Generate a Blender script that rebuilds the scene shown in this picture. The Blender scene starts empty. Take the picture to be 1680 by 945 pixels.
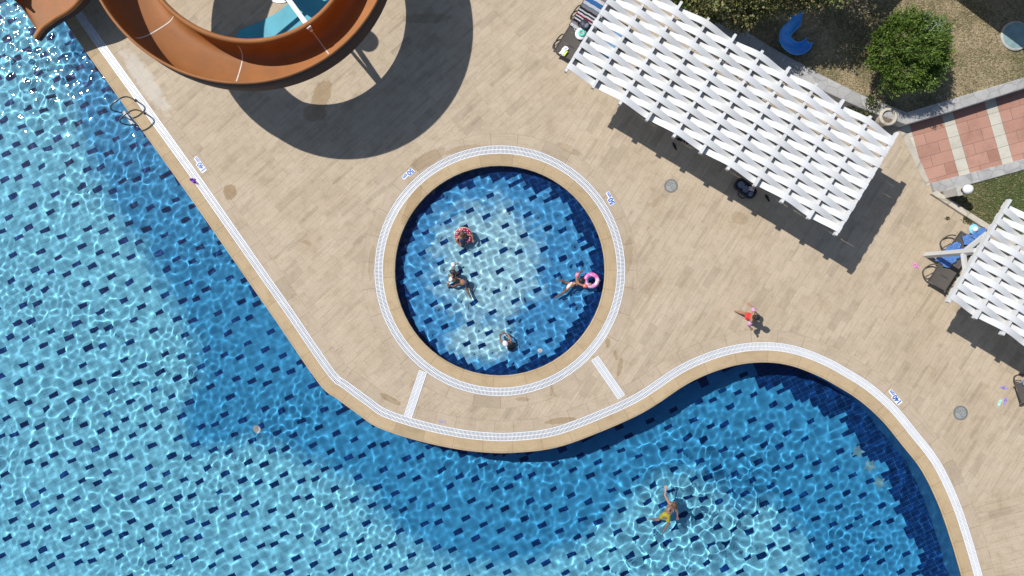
import bpy, bmesh, math, random
import numpy as np
from mathutils import Vector, Matrix, Quaternion, noise
random.seed(7)
R = math.radians
sc = bpy.context.scene
COL = sc.collection

# ------------------------------------------------------------------ camera, sky, sun, exposure
H = 23.5                                   # height of the drone above the deck, metres
S = 47.6667                                # photograph pixels per metre at deck level
cam = bpy.data.cameras.new('camera'); camo = bpy.data.objects.new('camera', cam); COL.objects.link(camo)
camo.location = (0, 0, H); cam.lens = 24.0; cam.sensor_width = 36.0; cam.clip_start = .1; cam.clip_end = 600
sc.camera = camo
SUN_EL, SUN_AZ = R(52), R(-32.5)           # light travels towards SUN_AZ
wd = bpy.data.worlds.new('World'); sc.world = wd; wd.use_nodes = True
bg = wd.node_tree.nodes['Background']
sky = wd.node_tree.nodes.new('ShaderNodeTexSky'); sky.sky_type = 'NISHITA'; sky.sun_disc = False
sky.sun_elevation = SUN_EL; sky.dust_density = .6; sky.air_density = 1.0
sun_dir = Vector((math.cos(SUN_AZ) * math.cos(SUN_EL), math.sin(SUN_AZ) * math.cos(SUN_EL), -math.sin(SUN_EL)))
sky.sun_rotation = math.atan2(-sun_dir.x, -sun_dir.y)
wd.node_tree.links.new(sky.outputs[0], bg.inputs[0]); bg.inputs[1].default_value = .092
sl = bpy.data.lights.new('sun', 'SUN'); sl.energy = 4.4; sl.angle = R(.5); sl.color = (1, .965, .90)
so = bpy.data.objects.new('sun', sl); COL.objects.link(so)
so.rotation_euler = sun_dir.to_track_quat('-Z', 'Y').to_euler(); so.location = (-20, 14, 40)
sl.cycles.is_caustics_light = True
sc.view_settings.view_transform = 'Standard'; sc.view_settings.look = 'None'
sc.view_settings.exposure = 0.15; sc.view_settings.gamma = 1
sc.cycles.caustics_refractive = True; sc.cycles.caustics_reflective = False
sc.cycles.use_denoising = True
sc.cycles.max_bounces = 10; sc.cycles.transmission_bounces = 6; sc.cycles.diffuse_bounces = 3
sc.cycles.glossy_bounces = 3; sc.cycles.transparent_max_bounces = 8
sc.cycles.sample_clamp_indirect = 6


def at(px, py, z=0.0):
    """the point of the horizontal plane z that the photograph shows at (px, py)"""
    k = (1 - z / H) / S
    return Vector(((px - 840) * k, (472.5 - py) * k, z))


# ------------------------------------------------------------------ helpers: objects
def link(name, me, mat=None, parent=None):
    o = bpy.data.objects.new(name, me); COL.objects.link(o)
    if mat is not None:
        for m in (mat if isinstance(mat, (list, tuple)) else [mat]): me.materials.append(m)
    if parent is not None: o.parent = parent
    return o


def tag(o, label=None, cat=None, group=None, kind=None):
    if label: o['label'] = label
    if cat: o['category'] = cat
    if group: o['group'] = group
    if kind: o['kind'] = kind
    return o


def thing(name, label, cat, loc=(0, 0, 0), rz=0.0, group=None):
    o = bpy.data.objects.new(name, None); COL.objects.link(o)
    o.location = loc; o.rotation_euler = (0, 0, rz); o.empty_display_size = .2
    return tag(o, label, cat, group)


def copy_tree(o, parent=None):
    c = o.copy(); COL.objects.link(c)
    if parent is not None: c.parent = parent
    for ch in list(o.children): copy_tree(ch, c)
    return c


def receiver(o):
    o.cycles.is_caustics_receiver = True
    for c in o.children: receiver(c)
    return o


class MB:
    """collects shapes and links them as ONE mesh object"""
    def __init__(s, off=(0, 0, 0)):
        s.v = []; s.f = []; s.m = []; s.uv = {}; s.off = Vector(off)

    def add(s, verts, faces, mi=0):
        b = len(s.v); s.v += [Vector(p) for p in verts]
        for f in faces: s.f.append([b + i for i in f]); s.m.append(mi)

    def box(s, c, size, rz=0.0, mi=0, M=None):
        c = Vector(c); hx, hy, hz = [q / 2 for q in size]
        P = [Vector((x, y, z)) for x in (-hx, hx) for y in (-hy, hy) for z in (-hz, hz)]
        Rm = M if M is not None else Matrix.Rotation(rz, 3, 'Z')
        s.add([c + Rm @ p for p in P], [(0, 1, 3, 2), (4, 6, 7, 5), (0, 4, 5, 1), (2, 3, 7, 6), (0, 2, 6, 4), (1, 5, 7, 3)], mi)

    def beam(s, a, b, w, h, mi=0, up=(0, 0, 1)):
        a, b = Vector(a), Vector(b); d = (b - a).normalized(); x = d.cross(Vector(up)).normalized(); u = x.cross(d)
        P = [q + x * sx * w / 2 + u * su * h / 2 for q in (a, b) for sx, su in ((-1, -1), (1, -1), (1, 1), (-1, 1))]
        s.add(P, [(3, 2, 1, 0), (4, 5, 6, 7), (0, 1, 5, 4), (1, 2, 6, 5), (2, 3, 7, 6), (3, 0, 4, 7)], mi)

    def tube(s, pts, r, n=8, closed=False, caps=True, mi=0):
        pts = [Vector(p) for p in pts]; k = len(pts)
        rr = r if isinstance(r, (list, tuple)) else [r] * k
        t = []
        for i in range(k):
            a = pts[(i - 1) % k] if closed or i else pts[0]; b = pts[(i + 1) % k] if closed or i < k - 1 else pts[-1]
            d = (b - a); t.append(d.normalized() if d.length > 1e-9 else Vector((0, 0, 1)))
        up = Vector((0, 0, 1)) if abs(t[0].z) < .9 else Vector((1, 0, 0))
        x = t[0].cross(up).normalized(); V = []
        for i in range(k):
            x = (x - t[i] * x.dot(t[i])); x = x.normalized() if x.length > 1e-6 else t[i].orthogonal().normalized()
            y = t[i].cross(x)
            for j in range(n):
                a = 2 * math.pi * j / n; V.append(pts[i] + (x * math.cos(a) + y * math.sin(a)) * rr[i])
        F = []
        for i in range(k if closed else k - 1):
            for j in range(n):
                p, q = i * n, ((i + 1) % k) * n
                F.append((p + j, p + (j + 1) % n, q + (j + 1) % n, q + j))
        if caps and not closed: F.append(tuple(range(n))[::-1]); F.append(tuple(range((k - 1) * n, k * n)))
        s.add(V, F, mi)

    def lathe(s, prof, c=(0, 0, 0), n=24, mi=0):
        c = Vector(c); V = []; F = []
        for (r, z) in prof:
            for j in range(n):
                a = 2 * math.pi * j / n; V.append(c + Vector((r * math.cos(a), r * math.sin(a), z)))
        for i in range(len(prof) - 1):
            for j in range(n):
                F.append((i * n + j, i * n + (j + 1) % n, (i + 1) * n + (j + 1) % n, (i + 1) * n + j))
        s.add(V, F, mi)

    def ell(s, c, rad, M=None, nu=14, nv=9, mi=0):
        c = Vector(c); V = []; F = []
        for i in range(nv + 1):
            th = math.pi * i / nv
            for j in range(nu):
                ph = 2 * math.pi * j / nu
                p = Vector((rad[0] * math.sin(th) * math.cos(ph), rad[1] * math.sin(th) * math.sin(ph), rad[2] * math.cos(th)))
                V.append(c + (M @ p if M is not None else p))
        for i in range(nv):
            for j in range(nu):
                F.append((i * nu + j, (i + 1) * nu + j, (i + 1) * nu + (j + 1) % nu, i * nu + (j + 1) % nu))
        s.add(V, F, mi)

    def prism(s, poly, z0, z1, mi=0):
        n = len(poly); V = [Vector((p[0], p[1], z0)) for p in poly] + [Vector((p[0], p[1], z1)) for p in poly]
        F = [tuple(range(n))[::-1], tuple(range(n, 2 * n))] + [(i, (i + 1) % n, n + (i + 1) % n, n + i) for i in range(n)]
        s.add(V, F, mi)

    def mesh(s, name, smooth=False, bevel=0, merge=False):
        me = bpy.data.meshes.new(name)
        me.from_pydata([tuple(p - s.off) for p in s.v], [], s.f)
        me.polygons.foreach_set('material_index', s.m)
        bm = bmesh.new(); bm.from_mesh(me)
        if merge: bmesh.ops.remove_doubles(bm, verts=bm.verts, dist=1e-5)
        bmesh.ops.recalc_face_normals(bm, faces=bm.faces)
        if bevel:
            es = [e for e in bm.edges if e.is_manifold and e.calc_face_angle(0) > .6]
            bmesh.ops.bevel(bm, geom=es, offset=bevel, segments=2, profile=.7, affect='EDGES', clamp_overlap=True)
        bm.to_mesh(me); bm.free()
        if smooth: me.polygons.foreach_set('use_smooth', [True] * len(me.polygons))
        me.update(); return me

    def build(s, name, mat, parent=None, smooth=False, bevel=0, merge=False):
        return link(name, s.mesh(name, smooth, bevel, merge), mat, parent)


def fast_mesh(name, V, F, smooth=False):
    V = np.asarray(V, dtype=np.float32); F = np.asarray(F, dtype=np.int32); k = F.shape[1]
    me = bpy.data.meshes.new(name)
    me.vertices.add(len(V)); me.vertices.foreach_set('co', V.ravel())
    me.loops.add(F.size); me.loops.foreach_set('vertex_index', F.ravel())
    me.polygons.add(len(F)); me.polygons.foreach_set('loop_start', np.arange(0, F.size, k, dtype=np.int32))
    if smooth: me.polygons.foreach_set('use_smooth', np.ones(len(F), dtype=bool))
    me.update(calc_edges=True); me.validate(); return me


def catmull(P, n=6, closed=False):
    P = [Vector(p) for p in P]; out = []; k = len(P)
    for i in range(k if closed else k - 1):
        g = lambda j: P[j % k] if closed else P[max(0, min(k - 1, j))]
        p0, p1, p2, p3 = g(i - 1), g(i), g(i + 1), g(i + 2)
        for a in range(n):
            t = a / n
            out.append(.5 * ((2 * p1) + (p2 - p0) * t + (2 * p0 - 5 * p1 + 4 * p2 - p3) * t * t + (3 * p1 - p0 - 3 * p2 + p3) * t ** 3))
    if not closed: out.append(P[-1].copy())
    return out


# ------------------------------------------------------------------ helpers: materials
class NT:
    def __init__(s, name):
        s.mat = bpy.data.materials.new(name); s.mat.use_nodes = True; s.t = s.mat.node_tree
        s.b = s.t.nodes['Principled BSDF']; s.out = s.t.nodes['Material Output']

    def n(s, typ, ins=None, **props):
        nd = s.t.nodes.new('ShaderNode' + typ)
        for k, v in props.items(): setattr(nd, k, v)
        for k, v in (ins or {}).items(): s.set(nd.inputs[k], v)
        return nd

    def set(s, sock, v):
        if isinstance(v, bpy.types.NodeSocket): s.t.links.new(v, sock)
        elif isinstance(v, bpy.types.Node): s.t.links.new(v.outputs[0], sock)
        else: sock.default_value = v

    def math(s, op, a, b=0.0, c=0.0, clamp=False):
        nd = s.n('Math', {0: a, 1: b, 2: c}, operation=op); nd.use_clamp = clamp; return nd.outputs[0]

    def mix(s, f, a, b, blend='MIX'):
        nd = s.t.nodes.new('ShaderNodeMix'); nd.data_type = 'RGBA'; nd.blend_type = blend
        s.set(nd.inputs[0], f); s.set(nd.inputs[6], a); s.set(nd.inputs[7], b); return nd.outputs[2]

    def ramp(s, f, stops, interp='LINEAR'):
        nd = s.t.nodes.new('ShaderNodeValToRGB'); cr = nd.color_ramp; cr.interpolation = interp
        while len(cr.elements) < len(stops): cr.elements.new(.5)
        for e, (p, c) in zip(cr.elements, stops):
            e.position = p; e.color = c if len(c) == 4 else (*c, 1)
        s.set(nd.inputs[0], f); return nd.outputs[0]

    def noise(s, vec, scale, detail=4, rough=.55, dist=0.0):
        nd = s.n('TexNoise', {'Scale': scale, 'Detail': detail, 'Roughness': rough, 'Distortion': dist})
        if vec is not None: s.set(nd.inputs['Vector'], vec)
        return nd.outputs['Fac']

    def bump(s, h, strength=.3, dist=.01):
        nd = s.n('Bump', {'Strength': strength, 'Distance': dist, 'Height': h}); s.set(s.b.inputs['Normal'], nd)

    def fin(s, col, rough=.6, metal=0.0, **kw):
        s.set(s.b.inputs['Base Color'], col); s.set(s.b.inputs['Roughness'], rough); s.set(s.b.inputs['Metallic'], metal)
        for k, v in kw.items(): s.set(s.b.inputs[k.replace('_', ' ')], v)
        return s.mat


def c4(*c): return (*c, 1.0)


def plain(name, col, rough=.6, metal=0.0, var=.12, scale=9.0, spec=.5, bump=0.0):
    """one colour with uneven wear"""
    t = NT(name); g = t.n('TexCoord').outputs['Object']
    f = t.noise(g, scale, 5, .6)
    lo = tuple(max(0, q * (1 - var)) for q in col); hi = tuple(min(1, q * (1 + var)) for q in col)
    c = t.ramp(f, [(.3, lo), (.7, hi)])
    if bump: t.bump(f, bump, .01)
    t.b.inputs['Specular IOR Level'].default_value = spec
    return t.fin(c, rough, metal)


STAINS = [  # px, py, rx, ry (px), angle, strength : damp or rusty marks with a shape of their own
    (377, 315, 10.5, 13, 0, .75), (527, 158, 14, 30, 20, .62), (516, 185, 20, 14, 0, .55), (504, 398, 7, 4, 20, .5), (506, 398, 24, 20, 0, .16),
    (676, 335, 9, 36, 25, .4), (700, 262, 34, 11, -28, .45), (760, 246, 30, 7, -10, .4), (920, 690, 25, 5, -8, .6), (640, 655, 20, 5, 28, .55),
    (997, 562, 4, 8, 0, .6), (1010, 583, 3, 9, -15, .5), (1017, 603, 4, 16, 10, .55), (857, 655, 12, 3, 0, .5), (1073, 470, 20, 12, -50, .25),
    (1078, 330, 16, 5, -40, .3), (1213, 358, 15, 10, 20, .35), (258, 168, 22, 8, -35, .35), (905, 640, 3, 10, 5, .4), (700, 30, 40, 8, 0, .4),
    (1030, 420, 8, 30, 5, .35), (935, 245, 22, 6, 25, .3), (610, 430, 5, 30, 5, .3), (1340, 500, 30, 12, 20, .12), (560, 330, 40, 20, 30, .12)]


def stain_mask(t, pos, wob):
    acc = None
    sx = t.n('SeparateXYZ', {0: pos}); X, Y = sx.outputs[0], sx.outputs[1]
    for (px, py, rx, ry, a, st) in STAINS:
        p = at(px, py); ca, sa = math.cos(R(-a)), math.sin(R(-a))
        dx = t.math('SUBTRACT', X, p.x); dy = t.math('SUBTRACT', Y, p.y)
        u = t.math('ADD', t.math('MULTIPLY', dx, ca * S / rx), t.math('MULTIPLY', dy, sa * S / rx))
        v = t.math('SUBTRACT', t.math('MULTIPLY', dy, ca * S / ry), t.math('MULTIPLY', dx, sa * S / ry))
        d = t.math('ADD', t.math('MULTIPLY', u, u), t.math('MULTIPLY', v, v))
        d = t.math('ADD', d, wob)
        m = t.n('MapRange', {0: d, 1: 1.12, 2: .86, 3: 0.0, 4: st}).outputs[0]
        acc = m if acc is None else t.math('MAXIMUM', acc, m)
    return acc


def travertine(name, mode):
    """mode 'deck': planks in three laying directions; 'border'/'coping': stones laid along the strip (UV in metres)"""
    t = NT(name); tc = t.n('TexCoord'); pos = t.n('NewGeometry').outputs['Position']
    if mode == 'deck':
        sx = t.n('SeparateXYZ', {0: pos}); X, Y = sx.outputs[0], sx.outputs[1]
        rot = lambda a: t.n('Mapping', {'Vector': pos, 'Rotation': (0, 0, R(-a))}).outputs[0]
        m1 = t.math('GREATER_THAN', t.math('SUBTRACT', X, t.math('MULTIPLY', Y, .3)), .2)
        m2 = t.math('MULTIPLY', t.math('LESS_THAN', t.math('ADD', Y, t.math('MULTIPLY', X, -.22)), -10.9), t.math('GREATER_THAN', X, 10.0))
        mv = lambda f, a, b: t.n('Mix', {0: f, 4: a, 5: b}, data_type='VECTOR').outputs[1]
        uv = mv(m2, mv(m1, rot(42), rot(57.5)), rot(14))
    else:
        uv = tc.outputs['UV']
    bw, bh = {'deck': (.78, .26), 'border': (.74, .42), 'coping': (1.05, .42)}[mode]
    def brick(w, h, off, mort, add=(0, 0, 0)):
        mp = t.n('Mapping', {'Vector': uv, 'Location': add}).outputs[0]
        b = t.n('TexBrick', {'Vector': mp, 'Color1': c4(0, 0, 0), 'Color2': c4(1, 1, 1), 'Mortar': c4(.5, .5, .5), 'Scale': 1.0,
                             'Mortar Size': mort, 'Mortar Smooth': .3, 'Bias': 0.0, 'Brick Width': w, 'Row Height': h}, offset=off, offset_frequency=2, squash=1.0)
        return b.outputs['Color'], b.outputs['Fac']
    c1, f1 = brick(bw, bh, .37 if mode == 'deck' else 0.0, .0035 if mode == 'deck' else .006)
    c2, f2 = brick(.9, .112, .43, .0)
    sm = t.n('Mapping', {'Vector': uv, 'Scale': (1.3, 13.0, 1)}).outputs[0]
    streak = t.noise(sm, 1.5, 7, .68, .6)
    fine = t.noise(pos, 22, 6, .7); blot = t.noise(pos, .55, 5, .6); mid = t.noise(pos, 2.6, 5, .65)
    base = {'deck': (.468, .384, .286), 'border': (.452, .370, .276), 'coping': (.450, .342, .212)}[mode]
    def gray(v): return (v, v, v)
    tint = t.ramp(c1, [(0, gray(.86)), (.04, gray(.88)), (.09, gray(.965)), (.5, gray(1.0)), (1, gray(1.03))])
    tint2 = t.ramp(c2, [(0, gray(.80)), (.05, gray(.86)), (.11, gray(.975)), (1, gray(1.02))])
    st = t.ramp(streak, [(.25, (.66, .61, .56)), (.43, (.95, .94, .925)), (.75, (1.09, 1.08, 1.06))])
    col = t.mix(1.0, c4(*base), tint, 'MULTIPLY')
    if mode == 'deck': col = t.mix(.75, col, tint2, 'MULTIPLY')
    col = t.mix(.9 if mode != 'coping' else .6, col, st, 'MULTIPLY')
    col = t.mix(1.0, col, t.ramp(blot, [(.3, (.90, .885, .86)), (.55, gray(1.0)), (.75, (1.03, 1.05, 1.09))]), 'MULTIPLY')
    col = t.mix(1.0, col, t.ramp(mid, [(.28, (.86, .84, .80)), (.5, gray(1.0)), (.8, gray(1.04))]), 'MULTIPLY')
    col = t.mix(1.0, col, t.ramp(fine, [(.3, gray(.90)), (.7, gray(1.08))]), 'MULTIPLY')
    col = t.mix(t.math('MULTIPLY', f1, .62 if mode == 'deck' else .75), col, c4(.16, .12, .085))
    spots = t.noise(pos, 7.5, 4, .7)
    col = t.mix(1.0, col, t.ramp(spots, [(.60, (1, 1, 1)), (.70, (.88, .855, .81)), (.78, (.78, .74, .68))]), 'MULTIPLY')
    wob = t.math('MULTIPLY', t.math('SUBTRACT', t.noise(pos, 5.5, 5, .65), .5), 2.2)
    ms = stain_mask(t, pos, wob)
    col = t.mix(ms, col, t.mix(1.0, col, c4(.60, .49, .34), 'MULTIPLY'))
    # pale lime bloom beside the slide
    p = at(238, 132); sx = t.n('SeparateXYZ', {0: pos})
    dx = t.math('SUBTRACT', sx.outputs[0], p.x); dy = t.math('SUBTRACT', sx.outputs[1], p.y)
    u = t.math('ADD', t.math('MULTIPLY', dx, .58), t.math('MULTIPLY', dy, -.81)); v = t.math('ADD', t.math('MULTIPLY', dx, .81), t.math('MULTIPLY', dy, .58))
    d = t.math('ADD', t.math('POWER', t.math('DIVIDE', u, 1.35), 2), t.math('POWER', t.math('DIVIDE', v, .30), 2))
    lm = t.n('MapRange', {0: t.math('ADD', d, t.math('MULTIPLY', wob, 1.3)), 1: 1.3, 2: .6, 3: 0.0, 4: .55}).outputs[0]
    col = t.mix(lm, col, c4(.56, .53, .48))
    t.bump(t.math('ADD', streak, t.math('MULTIPLY', f1, -1.2)), .25, .006)
    t.b.inputs['Specular IOR Level'].default_value = .25
    return t.fin(col, .72)


def white_paint(name, col=(.80, .80, .79), rough=.5):
    t = NT(name); g = t.n('TexCoord').outputs['Object']
    f = t.noise(g, 5, 6, .7); f2 = t.noise(g, 40, 3, .6)
    c = t.mix(t.ramp(f, [(.28, (1, 1, 1)), (.42, (0, 0, 0))]), c4(*col), c4(col[0] * .9, col[1] * .885, col[2] * .85))
    c = t.mix(t.ramp(f2, [(.66, (0, 0, 0)), (.76, (.35, .35, .35))]), c, c4(.55, .52, .47))
    t.bump(f2, .15, .004)
    rnd = t.n('ObjectInfo').outputs['Random']
    c = t.mix(1.0, c, t.ramp(rnd, [(0, (.90, .90, .885)), (.5, (.98, .98, .98)), (1, (1.05, 1.05, 1.05))]), 'MULTIPLY')
    return t.fin(c, rough)


M = {}
M['deck'] = travertine('travertine_deck', 'deck')
M['border'] = travertine('travertine_border', 'border')
M['coping'] = travertine('travertine_coping', 'coping')
M['white_plastic'] = plain('white_plastic', (.74, .75, .77), .45, var=.05, scale=3)
M['channel'] = plain('drain_channel', (.30, .31, .33), .8)
M['white_wood'] = white_paint('white_painted_wood', (.60, .605, .61))
M['steel'] = plain('dark_steel', (.17, .16, .155), .35, .7, .15)
M['alu'] = plain('white_steel', (.72, .73, .74), .4, .1, .06)
M['navy_plain'] = plain('navy_text', (.02, .10, .42), .5, var=.08)
M['sign_white'] = plain('sign_white', (.80, .82, .86), .5, var=.04)
M['faded'] = plain('faded_violet', (.30, .27, .42), .7, var=.2)
M['sling'] = plain('brown_mesh_fabric', (.085, .075, .066), .85, var=.18, scale=60)
M['frame'] = plain('taupe_tube', (.085, .075, .065), .45, .3, .15)
M['black'] = plain('black_rubber', (.022, .021, .024), .7, var=.25)
M['soil'] = plain('dry_soil', (.16, .13, .10), .95, var=.4, scale=30)
M['concrete'] = plain('concrete', (.42, .40, .37), .85, var=.15, scale=12, bump=.2)
M['bark'] = plain('bark', (.11, .085, .06), .9, var=.35, scale=20, bump=.5)


# ------------------------------------------------------------------ pool outlines (water edge)
left = [(-25, -150), (140, 85), (305, 315), (418, 478), (453, 528)]
curve = [(453, 528), (523, 630), (553, 655), (587, 680), (620, 702), (683, 723), (753, 738), (807, 743.5), (850, 743), (903, 737), (953, 722),
         (1030, 690), (1073, 667), (1127, 631), (1173, 610), (1217, 598), (1260, 595), (1300, 601), (1340, 616), (1372, 633), (1410, 657), (1447, 690),
         (1480, 730), (1513, 773), (1540, 828), (1560, 885), (1577, 943), (1592, 1000), (1604, 1050), (1612, 1110)]
cp = catmull([at(*p) for p in curve], 4)
vis = [at(*p) for p in left[:-1]] + cp                         # the side of the pool that the deck borders
main_out = vis + [at(-140, 1110), at(-140, -150)]
CC, CR = at(820, 444), 172 / S
circ_out = [CC + Vector((math.cos(2 * math.pi * i / 72), math.sin(2 * math.pi * i / 72), 0)) * CR for i in range(72)]
BW = (.42, .71, 1.13)                                          # coping, grate, border band


def area2(P): return sum(P[i].x * P[(i + 1) % len(P)].y - P[(i + 1) % len(P)].x * P[i].y for i in range(len(P)))


def normals_out(P):
    """mitred outward normals of a closed outline"""
    sgn = 1 if area2(P) > 0 else -1; k = len(P); N = []
    for i in range(k):
        a = (P[i] - P[i - 1]).normalized(); b = (P[(i + 1) % k] - P[i]).normalized()
        na = Vector((a.y, -a.x, 0)) * sgn; nb = Vector((b.y, -b.x, 0)) * sgn
        m = (na + nb); m = m / max(.35, m.length_squared / 2); N.append(m)
    return N


def strip(name, P, N, prof, mat, closed=True, z_uv=False):
    """sweeps a profile of (distance outwards, z) along an outline, UV = metres"""
    k = len(P); n = len(prof); V = []; F = []; UV = []
    L = [0.0]
    for i in range(k): L.append(L[-1] + (P[(i + 1) % k] - P[i]).length)
    vd = [0.0]
    for j in range(1, n): vd.append(vd[-1] + math.hypot(prof[j][0] - prof[j - 1][0], prof[j][1] - prof[j - 1][1]))
    for i in range(k):
        for d, z in prof: V.append((P[i].x + N[i].x * d, P[i].y + N[i].y * d, z))
    for i in range(k if closed else k - 1):
        for j in range(n - 1):
            a, b = i * n + j, ((i + 1) % k) * n + j
            F.append((a, b, b + 1, a + 1)); UV += [(L[i], vd[j]), (L[i + 1], vd[j]), (L[i + 1], vd[j + 1]), (L[i], vd[j + 1])]
    me = bpy.data.meshes.new(name); me.from_pydata(V, [], F)
    uvl = me.uv_layers.new(name='UVMap'); uvl.data.foreach_set('uv', [q for p in UV for q in p])
    me.update(); return link(name, me, mat)


NM, NC = normals_out(main_out), normals_out(circ_out)
off = lambda P, N, d: [p + n * d for p, n in zip(P, N)]

# deck: one sheet to the horizon with the two basins cut out
bm = bmesh.new()
def loop_edges(P, z=0.0):
    vs = [bm.verts.new((p.x, p.y, z)) for p in P]
    return [bm.edges.new((vs[i], vs[(i + 1) % len(vs)])) for i in range(len(vs))]
ed = loop_edges([Vector(p) for p in ((-250, -250, 0), (250, -250, 0), (250, 250, 0), (-250, 250, 0))]) + loop_edges(off(main_out, NM, BW[2])) + loop_edges(off(circ_out, NC, BW[2]))
bmesh.ops.triangle_fill(bm, use_beauty=True, use_dissolve=False, edges=ed)
for f in bm.faces:
    if f.normal.z < 0: f.normal_flip()
me = bpy.data.meshes.new('pool_deck'); bm.to_mesh(me); bm.free()
tag(link('pool_deck', me, M['deck']), kind='structure')

for P, N, zf in ((main_out, NM, -1.4), (circ_out, NC, -.42)):
    tag(strip('border_band', P, N, [(BW[2], 0), (BW[1], 0), (BW[1], -.06)], M['border']), kind='structure')
    tag(strip('pool_coping', P, N, [(BW[0], -.06), (BW[0], -.004), (BW[0] - .006, 0), (.03, .0), (.010, -.006), (0, -.02), (0, -.085), (.04, -.09)], M['coping']), kind='structure')
    tag(strip('drain_channel', P, N, [(BW[1], -.055), (BW[0], -.055)], M['channel']), kind='structure')


# ------------------------------------------------------------------ pool tiles
def wall_material():
    t = NT('pool_wall_tiles'); uv = t.n('TexCoord').outputs['UV']
    b = t.n('TexBrick', {'Vector': uv, 'Color1': c4(.05, .25, .50), 'Color2': c4(.07, .30, .56), 'Mortar': c4(.06, .24, .45), 'Scale': 1.0,
                         'Mortar Size': .006, 'Brick Width': .27, 'Row Height': .135}, offset=.5)
    vor = t.n('TexVoronoi', {'Vector': t.n('Mapping', {'Vector': uv, 'Scale': (1.1, 1.4, 1)}).outputs[0], 'Scale': 1.0, 'Randomness': .6})
    t.b.inputs['Specular IOR Level'].default_value = .05
    return t.fin(b.outputs['Color'], .4)
M['wall_tile'] = wall_material()
t = NT('pool_floor_tiles'); a = t.n('Attribute', attribute_name='tile_colour')
f = t.noise(t.n('NewGeometry').outputs['Position'], 1.3, 4, .6)
t.b.inputs['Specular IOR Level'].default_value = .04
M['floor_tile'] = t.fin(t.mix(1.0, a.outputs['Color'], t.ramp(f, [(.3, (.90, .92, .94)), (.7, (1.06, 1.05, 1.04))]), 'MULTIPLY'), .35)
M['grout'] = plain('tile_grout', (.06, .24, .46), .8, spec=.04)

PALE, MID, NAVY = np.array((.200, .600, .795)), np.array((.046, .305, .575)), np.array((.0035, .033, .145))
CPALE, CMID = np.array((.40, .72, .86)), np.array((.080, .35, .68))


def inside(X, Y, P):
    r = np.zeros(X.shape, bool); k = len(P)
    for i in range(k):
        a, b = P[i], P[(i + 1) % k]
        if abs(a.y - b.y) < 1e-12: continue
        r ^= ((a.y > Y) != (b.y > Y)) & (X < (b.x - a.x) * (Y - a.y) / (b.y - a.y) + a.x)
    return r


def dist(X, Y, P, closed=True):
    d = np.full(X.shape, 1e9); k = len(P)
    for i in range(k if closed else k - 1):
        a, b = P[i], P[(i + 1) % k]; ex, ey = b.x - a.x, b.y - a.y; l2 = ex * ex + ey * ey + 1e-12
        u = np.clip(((X - a.x) * ex + (Y - a.y) * ey) / l2, 0, 1)
        d = np.minimum(d, np.hypot(X - a.x - u * ex, Y - a.y - u * ey))
    return d


rng = np.random.default_rng(3)
TA = R(26.5)


def tiles(name, P, z, zone, x0, x1, y0, y1, TW, TH, NR):
    ca, sa = math.cos(TA), math.sin(TA)
    cx, cy = (x0 + x1) / 2, (y0 + y1) / 2; rr = math.hypot(x1 - x0, y1 - y0) / 2
    ni, nj = int(rr / TW) + 2, int(rr / TH) + 2
    I, J = np.meshgrid(np.arange(-ni, ni + 1), np.arange(-nj, nj + 1)); I, J = I.ravel(), J.ravel()
    U = (I + .5 * ((J // NR) % 2)) * TW; Vv = J * TH
    X = cx + U * ca - Vv * sa; Y = cy + U * sa + Vv * ca
    k = (X > x0) & (X < x1) & (Y > y0) & (Y < y1) & (inside(X, Y, P) | (dist(X, Y, P) < .25))
    I, J, X, Y = I[k], J[k], X[k], Y[k]
    q = np.array([random.Random(int(i // 3) * 7919 + int(j // NR) * 104729 + 5).random() for i, j in zip(I, J)])
    row = np.where(q < .22, 1, np.where(q > .85, 3, 0)); row = np.where(row == 3, 2, row)
    navy = (J % NR == row % NR) & (I % 3 == np.where((J // NR) % 2 == 0, 0, 1)) & ((q < .45) | (q > .45 + (.07 if NR == 3 else .03)))
    col = zone(X, Y)
    navy |= col[:, 3] > .5
    c = np.where(navy[:, None], NAVY[None] * rng.uniform(.75, 1.3, (len(X), 1)), col[:, :3] * rng.uniform(.90, 1.08, (len(X), 1)))
    g = .0028
    V = []
    for sx, sy in ((-1, -1), (1, -1), (1, 1), (-1, 1)):
        u, v = sx * (TW / 2 - g), sy * (TH / 2 - g)
        V.append(np.stack([X + u * ca - v * sa, Y + u * sa + v * ca, np.full(X.shape, z)], -1))
    V = np.stack(V, 1).reshape(-1, 3)
    me = fast_mesh(name, V, np.arange(len(V)).reshape(-1, 4))
    at_ = me.attributes.new('tile_colour', 'FLOAT_COLOR', 'FACE')
    at_.data.foreach_set('color', np.concatenate([c, np.ones((len(c), 1))], 1).astype(np.float32).ravel())
    return receiver(tag(link(name, me, M['floor_tile']), kind='structure'))


A = lambda x, y: at(x, y, -1.05)
pale_zone = [A(*p) for p in ((-300, -300), (70, -60), (112, 100), (150, 250), (185, 335), (233, 395), (262, 450), (293, 505), (320, 550), (331, 628), (303, 668), (313, 732),
             (355, 734), (415, 718), (470, 735), (520, 760), (563, 777), (607, 800), (617, 837), (653, 863), (697, 893), (760, 922), (850, 926), (935, 896),
             (1007, 843), (1040, 803), (1080, 778), (1123, 768), (1173, 793), (1215, 828), (1262, 818), (1327, 895), (1350, 1010), (1360, 1300), (-300, 1300))]
right_side = [p for p in vis if p.x > at(1290, 0).x]


def jag(X, Y): return .16 * np.sin(X * 5.1 + 1.3 * np.sin(Y * 2.3)) + .10 * np.sin(Y * 9.7 + X * 3.1) + rng.uniform(-.08, .08, X.shape)


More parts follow.
